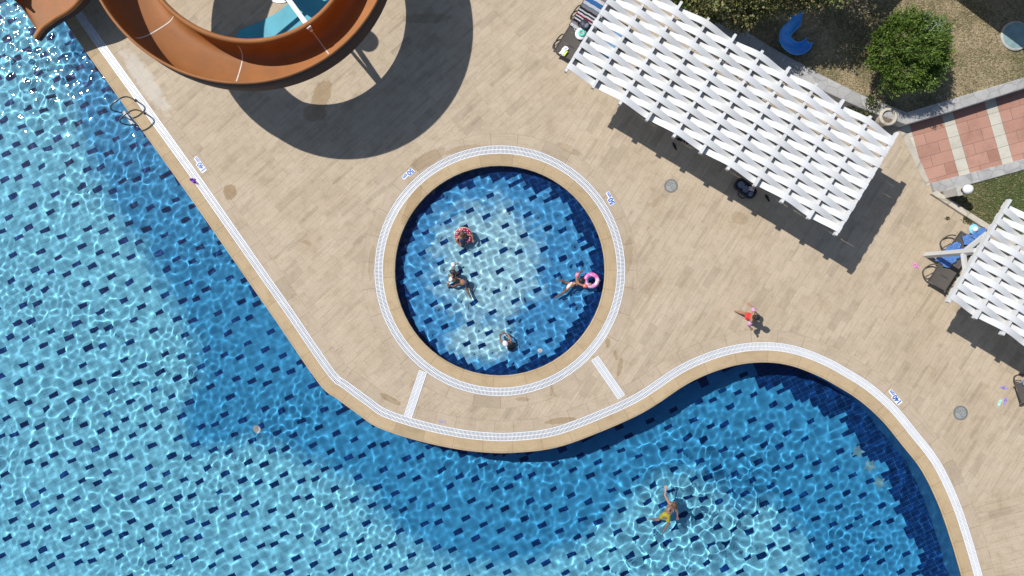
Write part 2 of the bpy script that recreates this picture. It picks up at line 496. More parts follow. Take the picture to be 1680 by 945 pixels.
def zone_main(X, Y):
    sd = np.where(inside(X, Y, pale_zone), 1, -1) * dist(X, Y, pale_zone)
    k = np.clip((sd + .5 * jag(X, Y) + .3) / .85, 0, 1)[:, None]; col = PALE * k + MID * (1 - k)
    d = dist(X, Y, main_out); dr = dist(X, Y, right_side, False)
    nv = (d < .22 + .6 * jag(X, Y)) | (dr < .86 + .8 * jag(X, Y))
    return np.concatenate([col, nv[:, None]], 1)


def zone_circle(X, Y):
    e = np.hypot((X - at(798, 0).x) / 2.15, (Y - at(0, 432).y) / 2.5) + .35 * jag(X, Y)
    e = np.minimum(e, np.hypot((X - at(790, 0).x) / 1.4, (Y - at(0, 560).y) / .8) + .3 * jag(X, Y))
    k = np.clip((e + rng.uniform(-.10, .10, e.shape) - .60) / .42, 0, 1)[:, None]; col = CPALE * (1 - k) + CMID * k
    nv = np.hypot(X - CC.x, Y - CC.y) > CR - .33 + .50 * jag(X, Y) - .10 * np.cos(np.arctan2(Y - CC.y, X - CC.x) - .7)
    return np.concatenate([col, nv[:, None]], 1)


tiles('pool_floor', main_out, -1.4, zone_main, at(-115, 0).x, at(1690, 0).x, at(0, 1085).y, at(0, -145).y, .312, .160, 3)
tiles('childrens_pool_floor', circ_out, -.42, zone_circle, CC.x - 4, CC.x + 4, CC.y - 4, CC.y + 4, .288, .147, 4)
for P, z, nm in ((main_out, -1.406, 'tile_bed'), (circ_out, -.426, 'tile_bed')):
    me = bpy.data.meshes.new(nm); b = bmesh.new()
    PP = off(P, NM if P is main_out else NC, .2); b.faces.new([b.verts.new((p.x, p.y, z)) for p in PP])
    bmesh.ops.triangulate(b, faces=b.faces); b.to_mesh(me); b.free()
    receiver(tag(link(nm, me, M['grout']), kind='structure'))
for P, N, z in ((main_out, NM, -1.42), (circ_out, NC, -.44)):
    receiver(tag(strip('pool_wall', P, N, [(.03, -.085), (.03, z)], M['wall_tile']), kind='structure'))


# ------------------------------------------------------------------ water: real ripples, refraction focuses the sunlight
t = NT('pool_water'); t.t.nodes.remove(t.b)
g = t.n('BsdfRefraction', {'Color': c4(1, 1, 1), 'Roughness': 0.0, 'IOR': 1.333})
gl = t.n('BsdfGlossy', {'Color': c4(1, 1, 1), 'Roughness': .052}, distribution='BECKMANN')
t.set(t.out.inputs[0], t.n('MixShader', {0: t.n('Fresnel', {'IOR': 1.333}), 1: g, 2: gl}))
M['water'] = t.mat


def ripples(seed, n, l0, l1, curv):
    r = np.random.default_rng(seed); lam = np.exp(r.uniform(math.log(l0), math.log(l1), n)); k = 2 * math.pi / lam
    th = r.uniform(0, 2 * math.pi, n); ph = r.uniform(0, 2 * math.pi, n); a = 1 / k ** 2.0
    a *= curv / math.sqrt(np.sum((a * k * k) ** 2) / 2)
    def f(X, Y):
        Z = np.zeros_like(X)
        for i in range(n): Z += a[i] * np.sin(k[i] * (X * math.cos(th[i]) + Y * math.sin(th[i])) + ph[i])
        return Z
    return f


def water(name, P, z, step, fn, x0, x1, y0, y1):
    nx, ny = int((x1 - x0) / step) + 1, int((y1 - y0) / step) + 1
    X, Y = np.meshgrid(np.linspace(x0, x1, nx), np.linspace(y0, y1, ny))
    keep = inside(X, Y, P) | (dist(X, Y, P) < .03)
    Z = z + fn(X, Y)
    idx = np.arange(nx * ny).reshape(ny, nx)
    q = keep[:-1, :-1] & keep[:-1, 1:] & keep[1:, 1:] & keep[1:, :-1]
    F = np.stack([idx[:-1, :-1][q], idx[:-1, 1:][q], idx[1:, 1:][q], idx[1:, :-1][q]], -1)
    used = np.unique(F); mp = np.full(nx * ny, -1); mp[used] = np.arange(len(used))
    V = np.stack([X.ravel(), Y.ravel(), Z.ravel()], -1)[used]
    o = link(name, fast_mesh(name, V, mp[F], True), M['water'])
    o.cycles.is_caustics_caster = True
    return tag(o, kind='structure')


w_a = ripples(11, 48, .23, .80, .58); w_b = ripples(12, 26, .20, .45, 2.3); w_c = ripples(14, 18, .16, .28, .70)
splash = [(at(1110, 850), 2.9, .9), (at(1320, 800), 3.2, .35), (at(110, 520), 2.0, .5), (at(120, 840), 1.8, .5), (at(60, 60), 3.4, .75), (at(440, 690), .9, .6), (at(250, 520), 1.3, .3), (at(870, 760), 1.6, .3)]
boy = at(1098, 840)


def f_main(X, Y):
    sl1 = np.sin(X * .43 + 1.1 * np.sin(Y * .31)) * np.sin(Y * .52 + .7 * np.sin(X * .37 + 2))
    sl2 = np.sin(X * .71 + 2.1 + np.sin(Y * .67)) * np.sin(Y * .83 + 1.2 * np.sin(X * .29))
    Z = w_a(X, Y) * (.98 + .20 * sl1) + w_c(X, Y) * np.clip(.55 + .6 * sl2, 0, 1.2)
    E = np.zeros_like(X)
    for p, r, s in splash: E += s * np.exp(-((X - p.x) ** 2 + (Y - p.y) ** 2) / (r * r))
    Z += w_b(X, Y) * np.minimum(E, 1) * .62
    d = np.hypot(X - boy.x, Y - boy.y)
    Z += .011 * (.65 + .45 * np.sin(3 * np.arctan2(Y - boy.y, X - boy.x) + 1 + .8 * d)) * np.sin(d * 2 * math.pi / .85 + .8 * np.sin(X * 2.3)) * np.exp(-((d - 2.2) / 1.5) ** 2)
    for (px, py, r0) in ((78, 690, 1.1), (237, 425, .3), (25, 650, .8)):
        p = at(px, py); d = np.hypot(X - p.x, Y - p.y); Z += .003 * np.sin(d * 2 * math.pi / .42) * np.exp(-((d - r0) / .35) ** 2)
    return Z


c_a = ripples(21, 36, .17, .50, 2.5); c_b = ripples(22, 20, .15, .26, 2.4)


def f_circ(X, Y):
    E = np.zeros_like(X)
    for px, py, r in ((945, 470, 1.0), (765, 400, .8), (755, 480, .8), (835, 560, .7), (970, 520, .7)):
        p = at(px, py); E += np.exp(-((X - p.x) ** 2 + (Y - p.y) ** 2) / (r * r))
    return c_a(X, Y) + c_b(X, Y) * (.16 + .6 * np.minimum(E, 1))


ZW = -.035
water('pool_water', main_out, ZW, .033, f_main, at(-112, 0).x, at(1630, 0).x, at(0, 1080).y, at(0, -140).y)
water('childrens_pool_water', circ_out, ZW, .022, f_circ, CC.x - 3.8, CC.x + 3.8, CC.y - 3.8, CC.y + 3.8)


# ------------------------------------------------------------------ overflow grates
def resample(P, step, closed):
    P = list(P) + ([P[0]] if closed else []); out = []; acc = 0.0
    for a, b in zip(P[:-1], P[1:]):
        l = (b - a).length
        while acc <= l: out.append(a.lerp(b, acc / l)); acc += step
        acc -= l
    return out


def slats(path, w, z, pitch=.046, bar=.026, closed=False):
    mb = MB(); k = len(path)
    for i in range(k):
        a, b = path[i - 1 if i or closed else 0], path[(i + 1) % k if closed else min(k - 1, i + 1)]
        tg = (b - a); tg.z = 0; tg.normalize(); nn = Vector((tg.y, -tg.x, 0)); c = path[i]
        P = [c + nn * sx * w / 2 + tg * st * bar / 2 for sx, st in ((-1, -1), (1, -1), (1, 1), (-1, 1))]
        mb.add([(p.x, p.y, z) for p in P] + [(p.x, p.y, z - .03) for p in P], [(0, 1, 2, 3), (0, 4, 5, 1), (2, 6, 7, 3)])
    for o, ww in ((-w / 2 + .012, .024), (0, .022), (w / 2 - .012, .024)):       # side rails and the middle rib
        V = []; F = []
        for i in range(k):
            a, b = path[i - 1 if i or closed else 0], path[(i + 1) % k if closed else min(k - 1, i + 1)]
            tg = (b - a); tg.z = 0; tg.normalize(); nn = Vector((tg.y, -tg.x, 0))
            for e in (-.5, .5):
                p = path[i] + nn * (o + e * ww); V.append((p.x, p.y, z + .003))
        for i in range(k if closed else k - 1):
            j = (i + 1) % k; F.append((2 * i, 2 * i + 1, 2 * j + 1, 2 * j))
        mb.add(V, F)
    return mb


gp = resample([p + n * .565 for p, n in zip(vis, NM)], .046, False)
tag(slats(gp, .284, -.004).build('overflow_grate', M['white_plastic']), 'long white slatted overflow grate following the edge of the large winding pool', 'drain grate')
gc = resample([p + n * .565 for p, n in zip(circ_out, NC)], .046, True)
tag(slats(gc, .284, -.004, closed=True).build('overflow_grate', M['white_plastic']), 'white slatted overflow grate forming a ring round the circular children\'s pool', 'drain grate')
for a, b, lb in (((694, 610), (669, 684), 'short straight white drain grate linking the two pools, left of the pair'), ((976, 588), (1020, 652), 'short straight white drain grate linking the two pools, right of the pair')):
    p = resample([at(*a), at(*b)], .046, False)
    mb = slats(p, .29, .012); d = (p[-1] - p[0]).normalized(); nn = Vector((d.y, -d.x, 0)) * .15
    mb.add([(q.x, q.y, .004) for q in (p[0] - nn, p[0] + nn, p[-1] + nn, p[-1] - nn)], [(0, 1, 2, 3)], 1)
    tag(mb.build('connecting_grate', [M['white_plastic'], M['channel']]), lb, 'drain grate')


# ------------------------------------------------------------------ lawns, kerbs and the paved path
def strip_wall(name, inner, outer, z0, z1, mat, bev=.015):
    """a kerb or low wall between two plan lines, mitred, UV along its length"""
    k = len(inner); V = []; F = []; UV = []; L = 0.0
    for i in range(k):
        a, b = inner[i], outer[i]
        V += [(a.x, a.y, z0), (a.x, a.y, z1 - bev), (a.x + (b.x - a.x) * .06, a.y + (b.y - a.y) * .06, z1), (b.x - (b.x - a.x) * .06, b.y - (b.y - a.y) * .06, z1), (b.x, b.y, z1 - bev), (b.x, b.y, z0)]
    for i in range(k - 1):
        l2 = L + (inner[i + 1] - inner[i]).length
        for j in range(5):
            p, q = i * 6 + j, (i + 1) * 6 + j
            F.append((p, p + 1, q + 1, q)); v0, v1 = j * .2, j * .2 + .2; UV += [(L, v0), (L, v1), (l2, v1), (l2, v0)]
        L = l2
    for e in (0, (k - 1) * 6):
        F.append(tuple(range(e, e + 6))); UV += [(0, 0)] * 6
    me = bpy.data.meshes.new(name); me.from_pydata(V, [], F)
    u = me.uv_layers.new(name='UVMap'); u.data.foreach_set('uv', [q for p in UV for q in p]); me.update()
    return link(name, me, mat)


def stone_mat(name, col, w, h, mortar, jit=.14, rand=True):
    t = NT(name); uv = t.n('TexCoord').outputs['UV']; pos = t.n('NewGeometry').outputs['Position']
    n1 = t.noise(pos, 3, 5, .6); n2 = t.noise(pos, 25, 5, .7)
    v = t.n('TexVoronoi', {'Vector': t.n('Mapping', {'Vector': pos, 'Scale': (1 / w, 1 / w, 1)}).outputs[0], 'Scale': 1.0}, feature='DISTANCE_TO_EDGE')
    cell = t.n('TexVoronoi', {'Vector': t.n('Mapping', {'Vector': pos, 'Scale': (1 / w, 1 / w, 1)}).outputs[0], 'Scale': 1.0})
    c = t.mix(1.0, c4(*col), t.ramp(t.n('SeparateColor', {0: cell.outputs['Color']}).outputs[0], [(0, (1 - jit,) * 3), (1, (1 + jit,) * 3)]), 'MULTIPLY')
    c = t.mix(1.0, c, t.ramp(n1, [(.3, (.84, .84, .84)), (.7, (1.08, 1.07, 1.05))]), 'MULTIPLY')
    c = t.mix(1.0, c, t.ramp(n2, [(.3, (.86, .86, .86)), (.7, (1.1, 1.1, 1.1))]), 'MULTIPLY')
    c = t.mix(t.ramp(v.outputs['Distance'], [(.0, (.55, .55, .55)), (.05, (0, 0, 0))]), c, c4(*mortar))
    t.bump(n2, .3, .01)
    return t.fin(c, .85)


M['wall_stone'] = stone_mat('grey_kerb_stone', (.38, .375, .37), .42, .3, (.19, .185, .18), .10)
M['cream_kerb'] = stone_mat('cream_kerb_stone', (.50, .455, .38), .9, .3, (.15, .13, .10), .08)


def lawn_mat(name, cols, gs):
    t = NT(name); pos = t.n('NewGeometry').outputs['Position']
    n1 = t.noise(pos, .9, 6, .7, .5); n2 = t.noise(pos, 14, 6, .75); n3 = t.noise(pos, 55, 3, .7)
    f = t.math('ADD', t.math('MULTIPLY', n1, .55), t.math('MULTIPLY', n2, .45))
    c = t.ramp(f, [(.34, cols[0]), (.46, cols[1]), (.54, cols[2]), (.66, cols[3])])
    c = t.mix(1.0, c, t.ramp(n3, [(.3, (.7, .7, .7)), (.7, (1.2, 1.2, 1.2))]), 'MULTIPLY')
    t.bump(n2, .8, .04)
    return t.fin(c, .95)


M['dry_lawn'] = lawn_mat('dry_lawn', ((.085, .09, .035), (.21, .175, .095), (.35, .275, .17), (.48, .385, .25)), 1)
M['green_lawn'] = lawn_mat('green_lawn', ((.05, .08, .02), (.085, .115, .032), (.14, .145, .055), (.22, .19, .095)), 1)

KO = [at(*p, .5) for p in ((1020, -52), (1098, -5), (1195, 60), (1262, 102), (1345, 146), (1420, 180), (1487, 204), (1560, 183), (1680, 145), (1800, 107))]
KI = [at(*p, .5) for p in ((1030, -76), (1108, -28), (1200, 36), (1264, 76), (1345, 121), (1420, 158), (1488, 184), (1560, 163), (1680, 127), (1800, 90))]
tag(strip_wall('retaining_kerb', KI, KO, -.02, .5, M['wall_stone']), 'long grey stone kerb wall bent round the dry raised lawn', 'kerb wall')


def sheet(name, poly, z, mat, kind='structure', cuts=0):
    b = bmesh.new(); b.faces.new([b.verts.new((p.x, p.y, z)) for p in poly])
    bmesh.ops.recalc_face_normals(b, faces=b.faces)
    for f in b.faces:
        if f.normal.z < 0: f.normal_flip()
    bmesh.ops.triangulate(b, faces=b.faces)
    me = bpy.data.meshes.new(name); b.to_mesh(me); b.free()
    return tag(link(name, me, mat), kind=kind)


UP = [(a + b) / 2 for a, b in zip(KI, KO)] + [at(1980, 60), at(1980, -420), at(1000, -420)]
sheet('dry_lawn', UP, .40, M['dry_lawn'])
LOW = [at(*p) for p in ((1536, 312), (1560, 306), (1690, 268), (1830, 230), (1830, 500), (1730, 440), (1628, 381))]
sheet('green_lawn', LOW, .05, M['green_lawn'])


def blades(name, poly, z, n, cols, h0, h1, seed, bare):
    r = np.random.default_rng(seed); xs = [p.x for p in poly]; ys = [p.y for p in poly]
    x0, x1, y0, y1 = min(xs), min(max(xs), at(1720, 0).x), max(min(ys), at(0, 460).y), min(max(ys), at(0, -60).y)
    X = r.uniform(x0, x1, n); Y = r.uniform(y0, y1, n); k = inside(X, Y, poly); X, Y = X[k], Y[k]
    w = np.sin(X * 1.7 + np.sin(Y * 2.1)) + np.sin(Y * 1.3 + X * .6) + r.normal(0, .8, len(X)); k = w > bare; X, Y, w = X[k], Y[k], w[k]; n = len(X)
    a = r.uniform(0, 2 * math.pi, n); h = r.uniform(h0, h1, n); l = r.uniform(.3, 1.3, n) * h; wd_ = r.uniform(.006, .014, n)
    dx, dy = np.cos(a), np.sin(a); Z = np.full(n, z)
    V = np.stack([np.stack([X - dy * wd_, Y + dx * wd_, Z], -1), np.stack([X + dy * wd_, Y - dx * wd_, Z], -1), np.stack([X + dx * l, Y + dy * l, Z + h], -1)], 1).reshape(-1, 3)
    me = fast_mesh(name, V, np.arange(3 * n).reshape(-1, 3))
    g = np.clip(.5 + .22 * np.sin(X * .9 + 1) * np.cos(Y * 1.1) + r.normal(0, .25, n), 0, .999)
    me.polygons.foreach_set('material_index', (g * len(cols)).astype(np.int32))
    return tag(link(name, me, cols), kind='stuff')


gm = [plain('grass_straw', (.38, .30, .18), .9, var=.25), plain('grass_pale_straw', (.52, .42, .28), .9, var=.2), plain('grass_dull', (.15, .14, .06), .9, var=.25), plain('grass_green', (.085, .13, .035), .9, var=.25)]
tag(blades('dry_grass', [p for p in UP], .40, 90000, [gm[1], gm[0], gm[2], gm[3]], .02, .06, 5, -1.2), 'short dry straw coloured grass on the raised lawn', 'grass', kind='stuff')
tag(blades('green_grass', LOW, .05, 60000, [gm[0], gm[2], gm[3], gm[3]], .02, .07, 6, -3), 'short green grass on the low lawn beside the lamp', 'grass', kind='stuff')


def paver_mat():
    t = NT('pink_and_cream_pavers'); pos = t.n('NewGeometry').outputs['Position']
    o = at(1545, 190); mp = t.n('Mapping', {'Vector': pos, 'Location': (-o.x, -o.y, 0)}).outputs[0]
    rt = t.n('Mapping', {'Vector': mp, 'Rotation': (0, 0, R(-15.9))}).outputs[0]
    sx = t.n('SeparateXYZ', {0: rt}); u, v = sx.outputs[0], sx.outputs[1]
    u2 = t.math('ADD', u, t.math('MULTIPLY', v, .0))
    mod = t.math('FLOORED_MODULO', u2, 1.54); cream = t.math('LESS_THAN', mod, .40)
    vec = t.n('CombineXYZ', {0: mod, 1: v})
    b1 = t.n('TexBrick', {'Vector': t.n('Mapping', {'Vector': vec.outputs[0], 'Location': (-.40, 0, 0)}).outputs[0], 'Color1': c4(.36, .185, .135), 'Color2': c4(.44, .245, .185), 'Mortar': c4(.19, .12, .095), 'Scale': 1.0,
                          'Mortar Size': .008, 'Brick Width': .76, 'Row Height': .40}, offset=.5)
    b2 = t.n('TexBrick', {'Vector': vec.outputs[0], 'Color1': c4(.46, .435, .36), 'Color2': c4(.54, .51, .43), 'Mortar': c4(.25, .23, .19), 'Scale': 1.0, 'Mortar Size': .008, 'Brick Width': .40, 'Row Height': .40}, offset=.0)
    c = t.mix(cream, b1.outputs['Color'], b2.outputs['Color'])
    n1 = t.noise(pos, 1.2, 5, .65); n2 = t.noise(pos, 30, 5, .7)
    c = t.mix(1.0, c, t.ramp(n1, [(.28, (.78, .76, .74)), (.5, (1, 1, 1)), (.75, (1.08, 1.07, 1.06))]), 'MULTIPLY')
    c = t.mix(1.0, c, t.ramp(n2, [(.3, (.86, .86, .86)), (.7, (1.1, 1.1, 1.1))]), 'MULTIPLY')
    t.bump(n2, .2, .01)
    return t.fin(c, .85)


M['pavers'] = paver_mat()
sheet('paved_path', [at(*p) for p in ((1483, 206), (1526, 304), (1690, 262), (1830, 226), (1830, 95), (1680, 142), (1560, 180), (1490, 200))], .006, M['pavers'])
sheet('path_threshold', [at(*p) for p in ((1474, 209), (1484, 206), (1527, 303), (1519, 306))], .010, M['cream_kerb'])
tag(strip_wall('path_kerb', [at(*p) for p in ((1525, 301), (1690, 258), (1830, 221))], [at(*p) for p in ((1531, 319), (1692, 275), (1832, 238))], -.02, .12, M['wall_stone']), 'straight grey stone kerb between the pink path and the green lawn', 'kerb wall')
tag(strip_wall('lawn_kerb', [at(*p) for p in ((1533, 313), (1580, 344), (1632, 377), (1735, 437))], [at(*p) for p in ((1525, 319), (1574, 351), (1627, 385), (1730, 445))], -.02, .14, M['cream_kerb']), 'narrow cream kerb between the green lawn and the deck', 'kerb wall')

# ------------------------------------------------------------------ brown water slide
def gelcoat(name, col, rough=.32):
    t = NT(name); g = t.n('NewGeometry').outputs['Position']
    a = t.noise(g, 1.1, 5, .6); b = t.noise(g, 60, 4, .7)
    c = t.mix(1.0, c4(*col), t.ramp(a, [(.3, (.78, .80, .84)), (.7, (1.10, 1.07, 1.02))]), 'MULTIPLY')
    c = t.mix(1.0, c, t.ramp(b, [(.3, (.90, .90, .90)), (.7, (1.08, 1.08, 1.08))]), 'MULTIPLY')
    t.bump(b, .05, .004)
    return t.fin(c, rough)


M['slide_brown'] = gelcoat('brown_gelcoat', (.335, .124, .030), .65)
M['slide_outer_shade'] = gelcoat('brown_with_painted_shade', (.050, .026, .022), .7)  # slide brown darkened: the shade of the outer wall is put into its colour
M['seam'] = plain('pale_sealant', (.62, .56, .50), .6, var=.25, scale=6)
SC = Vector((-7.97, 10.40, 0))


def rim(deg, which):
    zo = 3.57 - (deg + 83) * .0035; zi = max(3.1 - (deg + 88) * .0060, zo - .85)
    r, z = (4.42, zo) if which else (3.04, zi)
    return SC + Vector((math.cos(R(deg)) * r, math.sin(R(deg)) * r, z))


angs = list(range(-236, 101, 3))
rim_o = [rim(a, 1) for a in angs]; rim_i = [rim(a, 0) for a in angs]
eo = catmull([rim_o[-1], (-11.4, 14.3, 2.4), (-13.6, 13.4, 1.95), (-15.3, 12.0, 1.6), (-16.4, 10.95, 1.3), at(10, -20, 1.12), at(18, -3, 1.08)], 9)
ei = catmull([rim_i[-1], (-11.0, 12.6, 1.75), (-13.0, 11.0, 1.6), at(130, 0, 1.33), at(88, 32, 1.1), at(70, 46, 1.0), at(58, 63, .92)], 9)
rim_o += eo[1:]; rim_i += ei[1:]
NPR = 18


def profile(o, i, dep, push=0.0):
    out = []
    for k in range(NPR + 1):
        a = math.pi * k / NPR; c_ = math.cos(a); w = (1 - math.copysign(abs(c_) ** .62, c_)) / 2 - (.06 * math.sin(2 * a) if a < math.pi / 2 else 0)
        p = o.lerp(i, w); p.z -= dep * math.sin(a) ** .5 - push * math.sin(a); out.append(p)
    return out


def depth(j):
    e = (len(rim_o) - 1 - j) / 54.0
    return 1.0 if e > 1 else .45 + .55 * e


V = []; F = []
for j in range(len(rim_o)): V += profile(rim_o[j], rim_i[j], depth(j))
n1 = NPR + 1
for j in range(len(rim_o) - 1):
    for k in range(NPR): F.append((j * n1 + k, j * n1 + k + 1, (j + 1) * n1 + k + 1, (j + 1) * n1 + k))
slide = thing('water_slide', 'big brown curling open water slide dropping into the large pool', 'water slide', (SC.x, SC.y, 0))
b = bmesh.new(); vs = [b.verts.new(Vector(p) - Vector((SC.x, SC.y, 0))) for p in V]
for f in F: b.faces.new([vs[i] for i in f])
bmesh.ops.recalc_face_normals(b, faces=b.faces)
if sum(f.normal.z for f in b.faces) < 0: bmesh.ops.reverse_faces(b, faces=b.faces)
inner_faces = set(b.faces)
bmesh.ops.solidify(b, geom=list(b.faces), thickness=.03)
me = bpy.data.meshes.new('chute')
for f in b.faces:
    f.smooth = True
    f.material_index = 0 if f in inner_faces else 1
nzs = [(f.normal.z, f in inner_faces) for f in b.faces]
if sum(z for z, i in nzs if i) < 0:
    for f in b.faces: f.material_index = 1 - f.material_index
b.to_mesh(me); b.free(); link('chute', me, [M['slide_brown'], M['slide_outer_shade']], slide)
for rl, r in ((rim_o, .045), (rim_i, .085)):
    mb = MB((SC.x, SC.y, 0)); mb.tube(rl, r, 10); mb.build('rim', M['slide_brown'], slide, smooth=True)
for a in (-223, -181, -139, -97, -54, -12, 30, 72, 99):
    mb = MB((SC.x, SC.y, 0)); P0 = profile(rim(a - .28, 1), rim(a - .28, 0), 1.0, .006); P1 = profile(rim(a + .28, 1), rim(a + .28, 0), 1.0, .006)
    mb.add(P0 + P1, [(k, k + 1, n1 + k + 1, n1 + k) for k in range(1, NPR - 1)])
    mb.build('joint_seam', M['seam'], slide, smooth=True)
mb = MB((SC.x, SC.y, 0)); mb.lathe([(0, 0), (.6, 0), (.6, .03), (.36, .04), (.36, 4.5), (.34, 4.62), (.22, 4.72), (0, 4.74)], (SC.x, SC.y, 0), 28)
mb.build('column', M['alu'], slide, smooth=False)
for a in (-54, 30, 114, 198):
    p = rim(a if a < 100 else a - 360, 0); d = Vector((math.cos(R(a)), math.sin(R(a)), 0))
    mb = MB((SC.x, SC.y, 0)); mb.beam(SC + d * .3 + Vector((0, 0, 3.15)), p + d * .10 + Vector((0, 0, -.05)), .15, .15)
    mb.build('support_arm', M['alu'], slide, bevel=.008)
    mb = MB((SC.x, SC.y, 0)); mb.beam(SC + d * .3 + Vector((0, 0, 1.9)), p + d * .12 + Vector((0, 0, -.20)), .09, .09)
    mb.build('support_strut', M['alu'], slide)
mb = MB((SC.x, SC.y, 0)); q = at(28, -70); mb.tube([(q.x, q.y, -1.35), (q.x, q.y, .55)], .07, 10); mb.build('exit_post', M['alu'], slide)

M['teal_mat'] = plain('turquoise_coating', (.055, .34, .44), .6, var=.12, scale=2)
mb = MB(); mb.prism([(p.x, p.y) for p in catmull([at(*p) for p in ((390, 54), (420, 39), (455, 21), (478, 2), (505, -18), (545, -20), (575, 20), (560, 80), (500, 118), (430, 118), (395, 92))], 5, True)], .002, .03)
tag(mb.build('splash_mat', M['teal_mat']), 'turquoise splash mat on the deck inside the curl of the brown slide', 'mat')

# ------------------------------------------------------------------ pergolas
E1 = R(-31.2); ZB = 2.72; SP = .962; BL = 3.66


def pergola(label, corner, nb, posts):
    t = thing('pergola', label, 'pergola', (corner.x, corner.y, 0), E1, 'white slatted pergolas on the deck')
    L = (nb - 1) * SP
    mb = MB(); mb.box((0, BL / 2, ZB - .085), (.085, BL, .17)); bar = mb.mesh('crossbeam', bevel=.006)
    for k in range(nb):
        o = link('crossbeam', bar, None if k else M['white_wood'], t); o.location = (k * SP, 0, 0)
    ver = []
    for sg in (1, -1):
        mb = MB(); n = 12 * (nb - 1); V = []; F = []
        for i in range(n + 1):
            x = -.045 + (L + .09) * i / n; z = sg * .105 * math.cos(math.pi * x / SP)
            for yy, zz in ((-.098, -.007), (.098, -.007), (.098, .007), (-.098, .007)): V.append((x, yy, z + zz))
        for i in range(n):
            for j in range(4): F.append((i * 4 + j, i * 4 + (j + 1) % 4, i * 4 + 4 + (j + 1) % 4, i * 4 + 4 + j))
        F += [(3, 2, 1, 0), (n * 4, n * 4 + 1, n * 4 + 2, n * 4 + 3)]
        mb.add(V, F); m_ = mb.mesh('slat'); m_.materials.append(M['white_wood']); ver.append(m_)
    ns = 18; r = random.Random(nb)
    for k in range(ns):
        o = link('slat', ver[k % 2], None, t); o.location = (0, .20 + k * (BL - .40) / (ns - 1) + r.uniform(-.003, .003), ZB - .085 + r.uniform(-.002, .002))
        o.rotation_euler = (r.uniform(-.03, .03), 0, r.uniform(-.0005, .0005))
    for k in posts:
        x, y = k * SP, BL / 2
        mb = MB(); mb.box((x, y, (ZB - .17) / 2), (.15, .15, ZB - .175)); po = mb.build('post', M['white_wood'], t, bevel=.008)
        for s_ in (-1, 1):
            mb = MB(); mb.beam((x, y + s_ * .07, 2.0), (x, y + s_ * .64, ZB - .175), .11, .11, up=(1, 0, 0)); mb.build('brace', M['white_wood'], po)
    return t


pergola('long white pergola of woven wavy slats, the whole of it in view beside the lawn', at(928, 117, ZB), 11, (0, 5, 10))
pergola('white pergola of woven slats with one leaning looking post, cut off beside the green lawn', at(1557, 496, ZB), 9, (0, 4, 8))


# ------------------------------------------------------------------ sun loungers and what lies on them
def make_lounger():
    t = thing('sun_lounger', 'x', 'sun lounger')
    mb = MB()
    for s_ in (-1, 1): mb.tube([(s_ * .33, 0, .33), (s_ * .33, 1.25, .33), (s_ * .33, 1.30, .335), (s_ * .33, 1.98, .47)], .02, 8)
    for y, z in ((.0, .33), (.42, .31), (.84, .31), (1.25, .32), (1.98, .47)): mb.tube([(-.33, y, z), (.33, y, z)], .018, 8)
    for x in (-.33, .33): mb.ell((x, -.01, .33), (.035, .035, .035))
    mb.build('frame', M['frame'], t, smooth=True)
    V = []; F = []
    for j in range(25):
        y = .01 + 1.24 * j / 24
        for i in range(9):
            x = -.315 + .63 * i / 8; V.append((x, y, .338 - .022 * (1 - (x / .315) ** 2) + .004 * math.sin(y * 30)))
    for j in range(24):
        for i in range(8): F.append((j * 9 + i, j * 9 + i + 1, j * 9 + i + 10, j * 9 + i + 9))
    mb = MB(); mb.add(V, F); mb.build('seat', M['sling'], t, smooth=True)
    V = []; F = []
    for j in range(13):
        y = 1.28 + .69 * j / 12
        for i in range(9):
            x = -.315 + .63 * i / 8; V.append((x, y, .342 + (y - 1.28) * .19 - .02 * (1 - (x / .315) ** 2)))
    for j in range(12):
        for i in range(8): F.append((j * 9 + i, j * 9 + i + 1, j * 9 + i + 10, j * 9 + i + 9))
    mb = MB(); mb.add(V, F); mb.build('backrest', M['sling'], t, smooth=True)
    for s_ in (-1, 1):
        for y0 in (.06, 1.22):
            mb = MB(); mb.tube(catmull([(s_ * .33, y0, .32), (s_ * .44, y0 + .04, .20), (s_ * .50, y0 + .20, .03), (s_ * .50, y0 + .38, .02), (s_ * .44, y0 + .56, .19), (s_ * .33, y0 + .60, .32)], 5), .024, 8)
            mb.tube([(s_ * .34, y0 + .28, .31), (s_ * .43, y0 + .07, .22)], .018, 6)
            mb.build('leg', M['frame'], t, smooth=True)
    return t


def aim(v): return math.atan2(-v.y, v.x) - math.pi / 2       # image direction -> rotation of a thing that lies along its y


proto = make_lounger()
AX = Vector((.518, -.855, 0))
lounge = [((922, 97), AX, 'brown mesh sun lounger half under the long pergola, striped towel on its upper end'),
          ((966, 125), AX, 'sun lounger under the slats of the long pergola with a pale blue towel'),
          ((1527, 470), AX, 'brown sun lounger under the leaning post, bare foot end in the sun'),
          ((1562, 491), AX, 'sun lounger almost wholly hidden under the slats beside the one with a white hat'),
          ((1659, 644), Vector((.955, -.30, 0)), 'brown sun lounger cut off by the right edge, next to the lilac slippers')]
for i, (p, d, lb) in enumerate(lounge):
    o = proto if i == 0 else copy_tree(proto)
    o.location = at(*p); o.rotation_euler.z = aim(d); tag(o, lb, group='brown sun loungers beside the pergolas')


